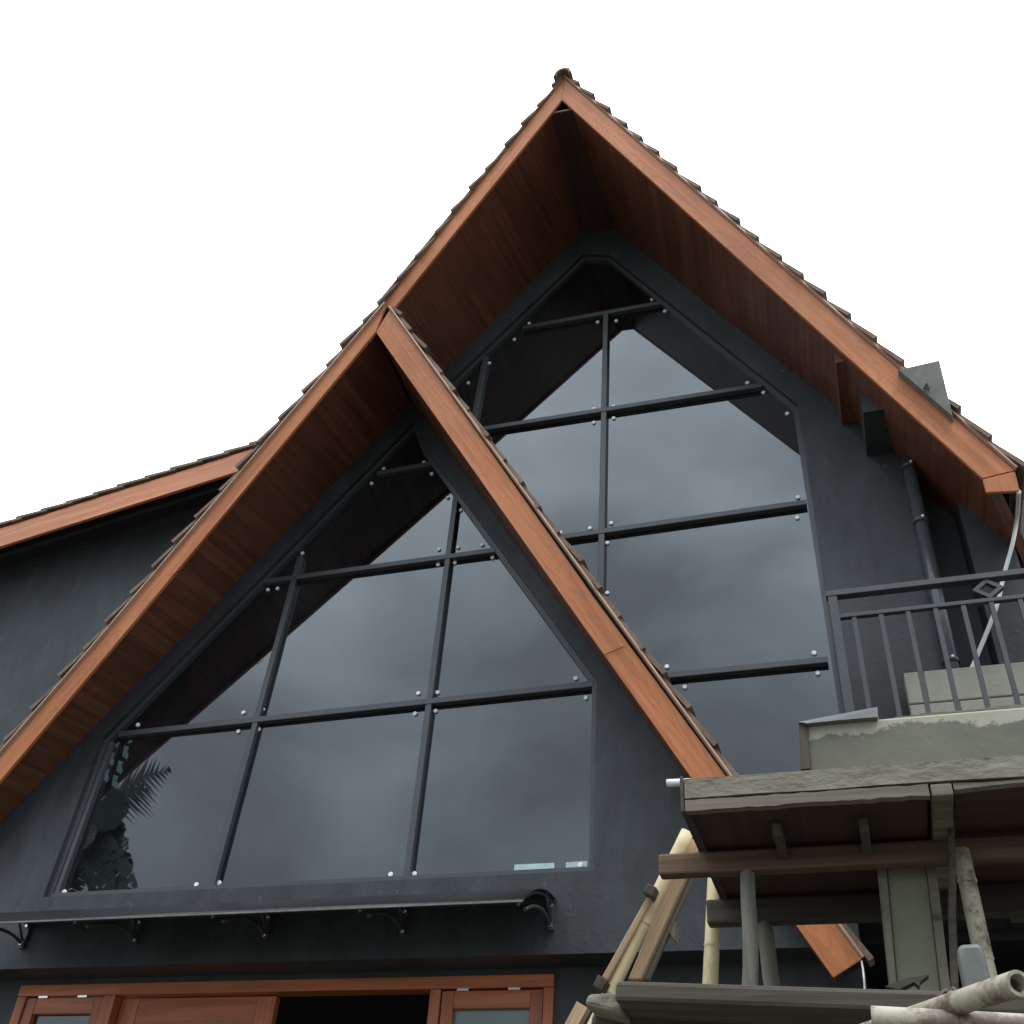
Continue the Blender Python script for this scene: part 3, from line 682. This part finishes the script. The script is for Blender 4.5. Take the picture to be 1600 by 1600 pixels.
mb.bar(q+Vector((-.0035, 0, -.002)), q+Vector((.0008, 0, .0055)), .0013, .0008); mb.bar(q+Vector((-.0035, -.0001, -.002)), q+Vector((.0032, -.0001, -.002)), .0013, .0008); mb.bar(q+Vector((.001, -.0002, -.0055)), q+Vector((.001, -.0002, .0058)), .0013, .0008, side=(1, 0, 0))
mb.build('painted_mark', M['dark'], duct)

# ---------------- drainpipe, cables
dp = thing('drainpipe', 'dark painted vertical drainpipe on the wall beside the balcony doorway', 'drainpipe')
pa, pb = P(1417, 712, YW-.009), P(1457, 900, YW-.009)
zb_d = .40; xb_ = pa.x+(pb.x-pa.x)*(zb_d-pa.z)/(pb.z-pa.z)
pt, pl = Vector((pa.x, YW-.009, pa.z)), Vector((xb_, YW-.009, zb_d))
MB().tube([pt, pl], .0072, 20).build('pipe', M['pipe'], dp)
for f_ in (.04, .22, .62):
    c = pt.lerp(pl, f_); MB().tube([c+Vector((0, 0, .003)), c-Vector((0, 0, .003))], .0085, 20).build('clip', M['pipe'], dp)
    MB().disc(c+Vector((.002, -.008, .001)), .0016, .002, (0, -1, 0), 8).build('screw', M['boltpaint'], dp)
cb = [tp(1592, 768), P(1589, 810, -.04), P(1582, 850, -.035), P(1569, 897, -.03), P(1556, 951, -.03), P(1527, 1024, -.03), P(1516, 1050, -.03), P(1500, 1090, -.03)]
def smoothcurve(pts, k=5):
    o = []
    for i in range(len(pts)-1):
        p0, p1, p2, p3 = pts[max(i-1, 0)], pts[i], pts[i+1], pts[min(i+2, len(pts)-1)]
        for j in range(k):
            t = j/k; o.append(.5*((2*p1)+(p2-p0)*t+(2*p0-5*p1+4*p2-p3)*t*t+(3*p1-p0-3*p2+p3)*t**3))
    return o+[pts[-1]]
tag(MB().tube(smoothcurve(cb), .0022, 8).build('cable', M['white']), 'white cable hanging from the right end of the roof down to the balcony', 'cable')
cc = [tp(1346, 1500), P(1349, 1520, -.05), P(1351, 1548, -.05), P(1351, 1600, -.05)]
tag(MB().tube(smoothcurve(cc), .0009, 6).build('cord', M['white']), 'thin white cord dangling from the cut end of the orange board', 'cord')

# ---------------- balcony railing
rl = thing('balcony_railing', 'dark grey steel balcony railing with a diamond ornament', 'railing')
YR = -.06
ra, rb = P(1297, 933, YR), P(1640, 893, YR); zt1 = (ra.z+rb.z)/2
zr2 = (P(1303, 965, YR).z+P(1600, 935, YR).z)/2
zft = .405
xR = P(1640, 893, YR).x+.25
MB().box(ra.x-.004, xR, YR-.005, YR+.005, zt1-.002, zt1+.0045).build('top_rail', M['rail'], rl, bevel=.003)
MB().box(ra.x-.002, xR, YR-.003, YR+.003, zr2-.002, zr2+.0025).build('mid_rail', M['rail'], rl, bevel=.003)
pl0 = P(1304, 940, YR)
MB().box(pl0.x-.006, pl0.x+.003, YR-.0045, YR+.0045, zft, zt1-.0022).build('post', M['rail'], rl, bevel=.003)
bxs = [P(px, py, YR).x for px, py in ((1335, 968), (1376, 966), (1419, 962), (1461, 958), (1506, 952), (1549, 948), (1595, 943))]
st_ = (bxs[-1]-bxs[0])/6; x = bxs[0]
while x < xR-.01:
    MB().box(x-.0022, x+.0022, YR-.0022, YR+.0022, zft+.012, zr2-.0022).build('baluster', M['rail'], rl); x += st_
MB().box(ra.x-.002, xR, YR-.003, YR+.003, zft+.008, zft+.0118).build('bottom_rail', M['rail'], rl)
dc = P(1544, 923, YR); zc_ = (zt1-.002+zr2+.0025)/2; hw = (zt1-zr2-.0045)/2+.0008; mb = MB()
V4 = [Vector((dc.x+a*hw*1.25, YR-.003, zc_+b*hw)) for a, b in ((0, 1), (1, 0), (0, -1), (-1, 0))]; I4 = [Vector((dc.x, YR-.003, zc_)).lerp(v, .58) for v in V4]
for i in range(4):
    j = (i+1) % 4; mb.prism([V4[i], V4[j], I4[j], I4[i]], (0, .006, 0))
mb.build('diamond', M['rail'], rl)
# balcony floor of the house, hidden behind the parapet
MB().box(x_bandR+.01, xR, -.10, YW-.001, .375, .3995).build('balcony_floor', M['conc'], house)
# aerated block wall
blk = thing('block_wall', 'low wall of pale aerated concrete blocks behind the railing', 'wall')
YB = -.035
k0 = P(1415, 1051, YB); zk = k0.z; hx = [P(px, 1070, YB).x for px in (1415, 1447, 1600)]; z1_ = P(1450, 1099, YB).z; g_ = .0012
hb = zk-z1_
x = hx[0]; 
def ablock(x0, x1, z0, z1):
    MB().box(x0, x1-g_, YB, YB+.02, z0+g_, z1).build('block', M['block'], blk, bevel=.006)
ablock(hx[0], hx[1], z1_, zk); x = hx[1]
while x < xR: ablock(x, x+.125, z1_, zk); x += .125
x = hx[0]; off = .045
ablock(x, x+.045, z1_-hb, z1_); x += .045
zz = z1_
ablock(x, x+.06, z1_-hb, z1_); x += .06
while x < xR: ablock(x, x+.125, z1_-hb, z1_); x += .125
MB().box(hx[0]+.001, xR, YB+.002, YB+.018, z1_-hb-.02, zk-.002).build('mortar', M['conc'], blk)

# ---------------- raw concrete canopy slab with parapet
YS = -.44
zs = P(1073, 1270, YS).z; zst = (P(1150, 1208.6, YS).z+P(1600, 1185, YS).z)/2; zmid = (P(1150, 1244, YS).z+P(1452, 1231, YS).z)/2
xs0 = P(1071, 1240, YS).x; xs1 = P(1600, 1240, YS).x+.35
yback_s = atz(1300, 1436, zs).y
print('slab', zs, zst, zmid, xs0, xs1, 'back', yback_s)
plat = thing('concrete_canopy', 'raw concrete canopy slab with flaking parapet under construction', 'canopy')
MB().box(xs0+.004, xs1, YS+.004, yback_s, zs+.016, zst).build('slab', M['conc'], plat, bevel=.006)
p0, p1 = P(1264, 1131, YS+.006), P(1264, 1201, YS+.006)
PARZ0, PARZ1 = zst*S+CAMZ, ((p0.z+P(1600, 1104, YS+.006).z)/2)*S+CAMZ
M['parapet'] = parapetmat()
zpt = (PARZ1-CAMZ)/S
MB().box(p1.x, xs1, YS+.006, YS+.03, zst+.0003, zpt).build('parapet', M['parapet'], plat, bevel=.008)
mb = MB()
x = p1.x+.05
while x < xs1:                      # ragged mortar edge on top of the parapet
    ww = random.uniform(.01, .05); mb.box(x, x+ww, YS+.007+random.uniform(0, .002), YS+.028, zpt+.0002, zpt+random.uniform(.0012, .0035)); x += ww*.97
mb.build('mortar_edge', M['conc'], plat)
# corner board and warped cap sheet
tag(MB().prism([P(1248, 1128, YS+.004), P(1262, 1127, YS+.004), P(1266, 1200.5, YS+.004), P(1251, 1201.5, YS+.004)], (0, .02, 0), (Vector((0, 0, 1)), Vector((1, 0, 0)))).build('corner_board', M['oldwood']), 'dark upright board against the left end of the flaking parapet', 'board')
mb = MB(); a = [(1247, 1128), (1300, 1118), (1371, 1104.5)]; b = [(1262, 1130), (1300, 1126), (1371, 1120)]
for i in range(2):
    f = [P(*a[i], YS+.002), P(*a[i+1], YS+.002), P(*b[i+1], YS+.001), P(*b[i], YS+.001)]
    mb.loft(f, [p+Vector((0, .03, .0005)) for p in f])
tag(mb.build('warped_sheet', M['metalgrey']), 'warped grey sheet lying on the left top corner of the parapet', 'sheet')

def board(name, pts, d, m, label, cat, group=None, ax=None, bevel=.004, rag=0):
    mb = MB(); pts = [Vector(p) for p in pts]
    if ax is None:
        e = [pts[(i+1) % len(pts)]-pts[i] for i in range(len(pts))]; e.sort(key=lambda v: -v.length); u = e[0].normalized(); n = Vector(d).normalized(); ax = (u, n.cross(u))
    mb.prism(pts, d); o = mb.build(name, M[m], None, uvax=ax, bevel=bevel)
    return tag(o, label, cat, group)
def seamboard(px0, px1, z0, z1, y, m, label, cat, group, jag=.0003, n=26):
    """edge board with a ragged bottom and top edge"""
    mb = MB(); x0, x1 = px0, px1; rnd = random.Random(len(label)); tops = []; bots = []
    for i in range(n+1):
        x = x0+(x1-x0)*i/n; tops.append((x, z1+rnd.uniform(-jag, jag)*.6)); bots.append((x, z0+rnd.uniform(-jag, jag)))
    for i in range(n):
        f = [(bots[i][0], y, bots[i][1]), (bots[i+1][0], y, bots[i+1][1]), (tops[i+1][0], y, tops[i+1][1]), (tops[i][0], y, tops[i][1])]
        mb.loft([Vector(q) for q in f], [Vector(q)+Vector((0, .0055, 0)) for q in f])
    return tag(mb.build('formwork_board', M[m], None, uvax=((1, 0, 0), (0, 0, 1))), label, cat, group)
G_F = 'formwork timbers of the concrete canopy'
xj = P(1455, 1240, YS).x
seamboard(xs0, xs1, zmid+.0006, zst-.001, YS-.003, 'ply', 'grey upper edge board along the front of the canopy slab', 'board', G_F)
seamboard(xs0, xj-.001, zs, zmid-.0006, YS-.003, 'ply2', 'brown lower edge board with paint flecks along the front of the canopy', 'board', G_F, .0005)
seamboard(xj+.0115, xs1, zs+.0035, zmid-.0003, YS-.0015, 'ply', 'rough crumbling edge strip right of the joist end on the canopy front', 'board', G_F, .0010)
board('formwork_board', [(xs0-.0025, YS-.0035, zs-.001), (xs0-.0025, yback_s, zs-.001), (xs0-.0025, yback_s, zst+.001), (xs0-.0025, YS-.0035, zst+.001)], (.002, 0, 0), 'oldwood', 'dark edge board closing the left side of the canopy slab', 'board', G_F)
board('joist', [(xj, YS-.004, zs-.001), (xj+.0105, YS-.004, zs-.001), (xj+.0105, YS-.004, zmid-.001), (xj, YS-.004, zmid-.001)], (0, yback_s-YS, 0), 'ply2', 'square joist whose sawn end shows in the canopy front edge', 'joist', G_F)
_a = board('formwork_panel', [(xs0+.001, YS+.005, zs+.002), (xj-.002, YS+.005, zs+.002), (xj-.002, yback_s+.01, zs+.002), (xs0+.001, yback_s+.01, zs+.002)], (0, 0, .005), 'plyred', 'red brown plywood panel under the left of the canopy slab', 'panel', G_F)
_b = board('formwork_panel', [(xj+.0115, YS+.005, zs+.004), (xs1, YS+.005, zs+.004), (xs1, yback_s+.01, zs+.004), (xj+.0115, yback_s+.01, zs+.004)], (0, 0, .004), 'plyred', 'red brown plywood panel under the right of the canopy slab', 'panel', G_F)
for _o in (_a, _b):
    _o.parent = plat
    for k in ('label', 'category', 'group'): del _o[k]
# ledgers
def ledger(y_img_top, xl_img, hgt, depth, m, label, x_end=None, dzz=0):
    q = atz(xl_img+60, y_img_top, zs-dzz); q2 = P(xl_img, y_img_top+12, q.y)
    xe_ = xs1 if x_end is None else P(x_end, y_img_top, q.y).x
    tag(MB().prism([(q2.x, q.y, zs-dzz-hgt), (xe_, q.y, zs-dzz-hgt), (xe_, q.y, zs-dzz-.0005), (q2.x, q.y, zs-dzz-.0005)], (0, depth, 0)).build('ledger', M[m], None, uvax=((1, 0, 0), (0, 0, 1)), bevel=.008), label, 'timber', G_F)
    return q.y
YL1 = ledger(1329, 1028, .0135, .010, 'rust', 'rust brown ledger beam sticking out left under the canopy front')
YL2 = ledger(1401, 1103, .0165, .010, 'oldwood', 'dark rear ledger beam with a nail hole resting by the bamboo post', dzz=0)
print('ledgers', YL1, YL2)
for i, px in enumerate((1208, 1342)):
    q = P(px, 1290, YS+.03); lab = ['joist under the canopy nearest its left edge', 'second joist from the left under the canopy', 'joist right above the green grey column', 'joist under the canopy nearest the photo right edge'][i]
    board('joist', [(q.x, YS+.02, zs-.0001), (q.x+.005, YS+.02, zs-.0001), (q.x+.005, YS+.02, zs-.008), (q.x, YS+.02, zs-.008)], (0, YL1-YS-.0205, 0), 'oldwood', 'short dark '+lab, 'joist', G_F)
# stub of white pipe
pq, pr_ = P(1042, 1223.5, YS+.012), P(1080, 1222, YS+.012)
tag(MB().tube([pq, pr_], .0022, 12, hollow=.7).build('pipe_stub', M['white']), 'short white pipe stub poking out of the left end of the canopy slab', 'pipe')

# ---------------- props, column, poles
G_P = 'props standing under the concrete canopy'
zg = -CAMZ/S
def post(a, b, Y, r, m, name, label, cat, group=G_P, nodes=(), wob=.0006, hollow=0, ground=True):
    p, q = P(*a, Y), P(*b, Y)
    d = q-p
    if ground: q = p+d*((zg-p.z)/d.z)
    pts = []; rs = []; n = 30; rnd = random.Random(int(a[0]*7)); 
    for i in range(n+1):
        t = i/n; c = p.lerp(q, t)+Vector((rnd.uniform(-wob, wob), rnd.uniform(-wob, wob), 0)); rr_ = r*(1+.04*math.sin(t*9))
        pts.append(c); rs.append(rr_)
    if nodes:
        L_ = (q-p).length; extra = []
        for f in nodes:
            extra += [(f-.004, 1.0), (f-.001, 1.10), (f+.0005, 1.02), (f+.0015, .96), (f+.004, 1.0)]
        allp = sorted([(i/n, rs[i]/r) for i in range(n+1)]+extra); pts = [p.lerp(q, t) for t, _ in allp if 0 <= t <= 1]; rs = [r*k for t, k in allp if 0 <= t <= 1]
    return tag(MB().tube(pts, rs, 18, hollow=hollow).build(name, M[m]), label, cat, group)
post((1169, 1354), (1172, 1533), YL1+.005, .0043, 'greywood', 'round_prop', 'smooth grey round prop nearest the left under the canopy', 'prop')
post((1194, 1429), (1206, 1534), YL2+.005, .0050, 'greywood2', 'round_prop', 'darker grey round prop close behind the left grey prop', 'prop')
def frac(a, b, y, Y):  # fraction along ground-length post at which image row y falls
    p, q = P(*a, Y), P(*b, Y); g2 = p+(q-p)*((zg-p.z)/(q-p).z); t = (y-a[1])/(b[1]-a[1]); c = P(a[0]+(b[0]-a[0])*t, y, Y); return (c-p).length/(g2-p).length
a_, b_ = (1120, 1300), (1110, 1532); Yb = YL2+.022
post(a_, b_, Yb, .0049, 'bamboo', 'bamboo_post', 'clean yellow bamboo post rising at the left of the canopy', 'bamboo post', nodes=[frac(a_, b_, y, Yb) for y in (1360, 1479, 1600, 1720)])
a_, b_ = (1501, 1328), (1543, 1525); Yc = YL1-.006
post(a_, b_, Yc, .0047, 'bambooold', 'bamboo_post', 'pale leaning bamboo post right of the green grey column', 'bamboo post', nodes=[frac(a_, b_, y, Yc) for y in (1378, 1500, 1640)])
a_, b_ = (1485, 1265), (1491, 1543)
post(a_, b_, YL1-.014, .0019, 'oldwood', 'thin_pole', 'thin dark stick pole between the column and the leaning bamboo', 'pole', wob=.0004)
# column with corner boards
col_ = thing('concrete_column', 'green grey concrete column with boards nailed to its edges', 'column')
Yk = YL1+.018
def strip4(x0t, x1t, x0b, x1b, Y, th, m, nm, yt=1355, yb=1535):
    a, b, c, d = P(x0t, yt, Y), P(x1t, yt, Y), P(x1b, yb, Y), P(x0b, yb, Y)
    topz = zs-.001
    def exz(p, q, z): return p+(q-p)*((z-p.z)/(q-p).z)
    A, B_ = exz(a, d, topz), exz(b, c, topz); D, C_ = exz(a, d, zg), exz(b, c, zg)
    return MB().prism([A, B_, C_, D], (0, th, 0), None).build(nm, M[m], col_, uvax=((0, 0, 1), (1, 0, 0)), bevel=.004)
strip4(1385.5, 1447, 1401.5, 1468.5, Yk+.003, .06, 'column', 'shaft')
strip4(1370, 1385, 1388, 1401, Yk, .012, 'ply', 'edge_board'); strip4(1447.5, 1463, 1469, 1484, Yk, .012, 'ply', 'edge_board')
# diagonal pile of planks and bamboo
G_D = 'planks and bamboo leaning under the canopy corner'
Yp = YL2+.04
def plank(q, Y, th, m, label, name='plank', cat='plank', grp=G_D):
    pts = [P(*p, Y) for p in q]
    return board(name, pts, (0, th, 0), m, label, cat, grp)
a_, b_ = (1074, 1300), (948, 1562); Yd2 = Yp-.012
p, q = P(*a_, Yd2), P(*b_, Yd2); q = p+(q-p)*1.7
nds = [.33, .57, .82]; pts = []; rs = []
for t, k in sorted([(i/20, 1) for i in range(21)]+[(f+o_, k_) for f in nds for o_, k_ in ((-.006, 1), (-.0015, 1.1), (.0015, .97), (.006, 1))]): pts.append(p.lerp(q, t)); rs.append(.0046*k)
tag(MB().tube(pts, rs, 18, hollow=.7).build('bamboo_pole', M['bamboo']), 'slanting yellow bamboo pole between the leaning planks', 'bamboo pole', G_D)
plank([(1072, 1310), (1098, 1312), (1001, 1530), (981, 1530)], Yp-.004, .006, 'plank', 'broad pale plank leaning right of the slanting bamboo')
plank([(1098, 1312), (1108, 1316), (1013, 1530), (1001, 1530)], Yp+.003, .006, 'ply2', 'narrow darker plank behind the right edge of the broad plank')
plank([(1012, 1398), (1020, 1402), (949, 1532), (940, 1526)], Yp-.02, .005, 'plank', 'thin knotty plank left of the slanting bamboo')
plank([(1011, 1379), (1026, 1386), (1019, 1402), (1004, 1394)], Yp-.026, .010, 'oldwood', 'small wooden cleat on the upper end of the thin plank', 'cleat', 'cleat')
plank([(934, 1522), (949, 1532), (940, 1548), (926, 1540)], Yp-.026, .010, 'oldwood', 'black wooden cleat at the foot of the thin plank', 'cleat', 'cleat')
plank([(1044, 1434), (1056, 1440), (1054, 1470), (1040, 1451)], Yp+.004, .012, 'ply2', 'cleat on the right side of the broad leaning plank', 'cleat', 'cleat')
# long trestle beam and block in front
YT = -.52
qa, qb = P(962, 1531, YT), P(1477, 1545, YT); qc, qd = P(1640, 1590, YT), P(959, 1564, YT)
d = (P(1350, 1543, YT)-qa); 
mb = MB(); tl, tr = qa, qa+d*2.2; h_ = qa.z-qd.z
ztop = tl.z; 
mb.prism([tl, tr, tr-Vector((0, 0, h_)), qd], (0, .05, 0)); tag(mb.build('trestle_beam', M['oldwood'], None, uvax=((1, 0, 0), (0, 0, 1)), bevel=.01), 'long dark timber beam lying across in front of the props', 'beam')
mb = MB(); f = [P(917, 1552, YT+.012), P(962, 1550, YT+.012), P(974, 1585, YT+.012), P(912, 1571, YT+.012)]
mb.prism(f, (0, .03, 0)); tag(mb.build('timber_block', M['ply'], None, uvax=((1, 0, 0), (0, 0, 1)), bevel=.01), 'short grey splintered timber block under the left end of the long beam', 'block')
mb = MB(); f = [P(925, 1581, YT+.03), P(1640, 1596, YT+.03), P(1640, 1625, YT+.03), P(921, 1606, YT+.03)]
mb.prism(f, (0, .02, 0)); tag(mb.build('trestle_beam', M['oldwood'], None, uvax=((1, 0, 0), (0, 0, 1)), bevel=.01), 'second dark beam half hidden below the long timber beam', 'beam')
p, q = P(912, 1572, YT+.035), P(896, 1602, YT+.035); q = p+(q-p)*((zg-p.z)/(q-p).z)
tag(MB().bar(p, q, .006, .006).build('strut', M['plank']), 'thin strut dropping from the left end of the block', 'strut')
for i, px in enumerate((1010, 1420)):
    p = P(px, 1626, YT+.04); tag(MB().tube([p, Vector((p.x, p.y, zg))], .009, 14).build('trestle_leg', M['bamboo']), ['left', 'right'][i]+' bamboo leg carrying the two stacked dark beams', 'trestle leg')
# splinter
tag(MB().prism([P(1383, 1541, YT+.02), P(1420, 1527, YT+.02), P(1451, 1523, YT+.02), P(1438, 1533, YT+.02), P(1436, 1541, YT+.02), P(1428, 1534, YT+.02), P(1405, 1546, YT+.02)], (0, .006, 0)).build('splinter', M['oldwood'], None, uvax=((1, 0, 0), (0, 0, 1))), 'broken dark splinter of wood lying on the long beam', 'splinter')
# rounded grey board
YQ = YT+.03
mb = MB(); c0_, c1_ = P(1494, 1475, YQ), P(1535, 1472, YQ); wv_ = (c1_-c0_); pts = []
def rp(u, v): return c0_+wv_*u+Vector((.0, 0, -1))*v*wv_.length
for i in range(5): t = math.pi/2*(i/4); pts.append(rp(.28-.28*math.cos(t), .28-.28*math.sin(t)))
for i in range(5): t = math.pi/2*(1-i/4); pts.append(rp(.72+.28*math.cos(t), .28-.28*math.sin(t)))
pts += [rp(1.06, 2.2), rp(.0, 2.2)]
tag(mb.prism(pts, (0, .016, 0)).build('rounded_board', M['metalgrey'], None, bevel=.01), 'grey round cornered board standing between the thin pole and leaning bamboo', 'board')
# near bamboo poles
def pole(a, b, ra, rb, Ya, Yb_, m, label, ext_=1.0, nodes=()):
    p, q = P(*a, Ya), P(*b, Yb_); q = p+(q-p)*ext_; lst = sorted([(i/14, 1.) for i in range(15)]+[(f+o_, k_) for f in nodes for o_, k_ in ((-.01, 1), (-.003, 1.07), (.003, .98), (.01, 1))])
    return tag(MB().tube([p.lerp(q, t) for t, _ in lst], [(ra+(rb-ra)*t)*k for t, k in lst], 24, hollow=.72).build('bamboo_pole', M[m]), label, 'bamboo pole', 'bamboo poles lying at the front right')
YN = -.62
pole((1592, 1536), (1395, 1600), .0034, .0033, YN-.05, YN+.03, 'bambooold', 'near bamboo pole with dark bark patches rising to the right', 1.5, (.3,))
pole((1362, 1592), (1640, 1609), .0038, .0040, YN-.012, YN-.012, 'bambooold', 'near pale bamboo pole with a split left end', 1.2, (.42,))
mb = MB()
p = P(1592, 1536, YN); q = P(1395, 1600, YN); dd = (q-p).normalized(); x_ = dd.cross(Vector((0, 1, 0))).normalized(); y_ = dd.cross(x_); pts = []
for i in range(64):
    t = i/16; c = p.lerp(q, .55)+dd*(.0035*math.sin(i*.45)); pts.append(c+(x_*math.cos(t*2*math.pi)+y_*math.sin(t*2*math.pi))*(.0040+.0003*math.sin(i)))
tag(mb.tube(pts, .0006, 6).build('wire_tie', M['wire']), 'rusty wire tied round the near bamboo pole', 'wire')

# ---------------- neighbour at the far right
nb = thing('neighbour_wall', 'dark neighbouring wall with a pale cap at the right photo edge', 'wall')
YX = .12
n0 = P(1587, 740, YX); n1_ = P(1587, 757, YX)
MB().box(n0.x-.05, n0.x+.6, YX+.004, YX+.9, zg, n1_.z-.0002).build('wall_face', M['darkgrey'], nb)
MB().box(n0.x-.05, n0.x+.6, YX, YX+.9, n1_.z, n0.z).build('cap', M['neigh'], nb)

# ---------------- things behind the camera that the glass mirrors
def mirror_at(px, py, D):               # survey point at y=-D seen by reflection in the glass
    r = ray(px, py); p = CAMU + r*((YG+1)/r.y); t = (D+YG)/r.y; return Vector((p.x+r.x*t, -D, p.z+r.z*t))
D1 = 2.4
base = mirror_at(130, 1395, D1)
palm = thing('palm_tree', 'leafy dark palm mirrored in the lower left pane of the glass', 'palm tree')
trunk_top = mirror_at(135, 1275, D1)
MB().tube([Vector((trunk_top.x-.02, -D1, zg)), Vector((trunk_top.x-.01, -D1, zg+.5)), trunk_top], [.035, .028, .02], 12).build('trunk', M['oldwood'], palm)
def frond(o, tip, sag, wid, n=16):
    mb = MB(); o = Vector(o); tip = Vector(tip); d = tip-o; s_ = d.cross(Vector((0, 1, 0))).normalized(); prev = None
    for i in range(n+1):
        t = i/n; c = o+d*t+Vector((0, 0, sag*math.sin(math.pi*t)))
        if prev is not None:
            for sg in (-1, 1):
                l_ = wid*math.sin(math.pi*min(.96, t*.9+.08))*random.uniform(.75, 1.1)
                e = (c+prev)/2+s_*sg*l_+d.normalized()*l_*.7+Vector((0, random.uniform(-.02, .02), -l_*.25))
                mb.face([prev, c, e])
        prev = c
    mb.build('frond', M['leaf'], palm, weld=False)
def blade(o, tip, sag, wid, n=14):
    mb = MB(); o = Vector(o); tip = Vector(tip); d = tip-o; s_ = d.cross(Vector((0, 1, 0))).normalized(); pv = None
    for i in range(n+1):
        t = i/n; c = o+d*t+Vector((0, 0, sag*math.sin(math.pi*t))); hw_ = wid*math.sin(math.pi*(.06+.92*t))**.6*random.uniform(.7, 1.05)
        cur = (c-s_*hw_+Vector((0, 0, -hw_*.3)), c, c+s_*hw_+Vector((0, 0, -hw_*.3)))
        if pv:
            for k in (0, 1): mb.face([pv[k], pv[k+1], cur[k+1].lerp(pv[k+1], random.choice((0, 0, .25))), cur[k].lerp(pv[k], random.choice((0, 0, .3)))])
        pv = cur
    mb.build('frond', M['leaf'], palm, weld=False)
for (a, b, wd) in (((150, 1290), (192, 1262), .07), ((140, 1300), (198, 1330), .08), ((150, 1330), (196, 1392), .06), ((130, 1300), (175, 1395), .07), ((150, 1260), (125, 1330), .09), ((140, 1290), (110, 1400), .10), ((175, 1330), (205, 1362), .04), ((150, 1395), (210, 1393), .02), ((160, 1240), (185, 1290), .09), ((130, 1340), (100, 1300), .1)):
    blade(mirror_at(*a, D1+random.uniform(-.1, .1)), mirror_at(*b, D1+random.uniform(-.1, .1)), .02, wd)
frond(trunk_top, mirror_at(268, 1205, D1), .05, .13)
frond(trunk_top, mirror_at(236, 1232, D1+.05), .03, .15)
for (px, py), wd in (((214, 1388), .035), ((190, 1330), .06), ((196, 1300), .05), ((120, 1385), .09), ((150, 1400), .07), ((185, 1392), .04), ((100, 1340), .09), ((200, 1268), .05)):
    blade(trunk_top, mirror_at(px, py, D1+random.uniform(-.08, .08)), .02, wd)
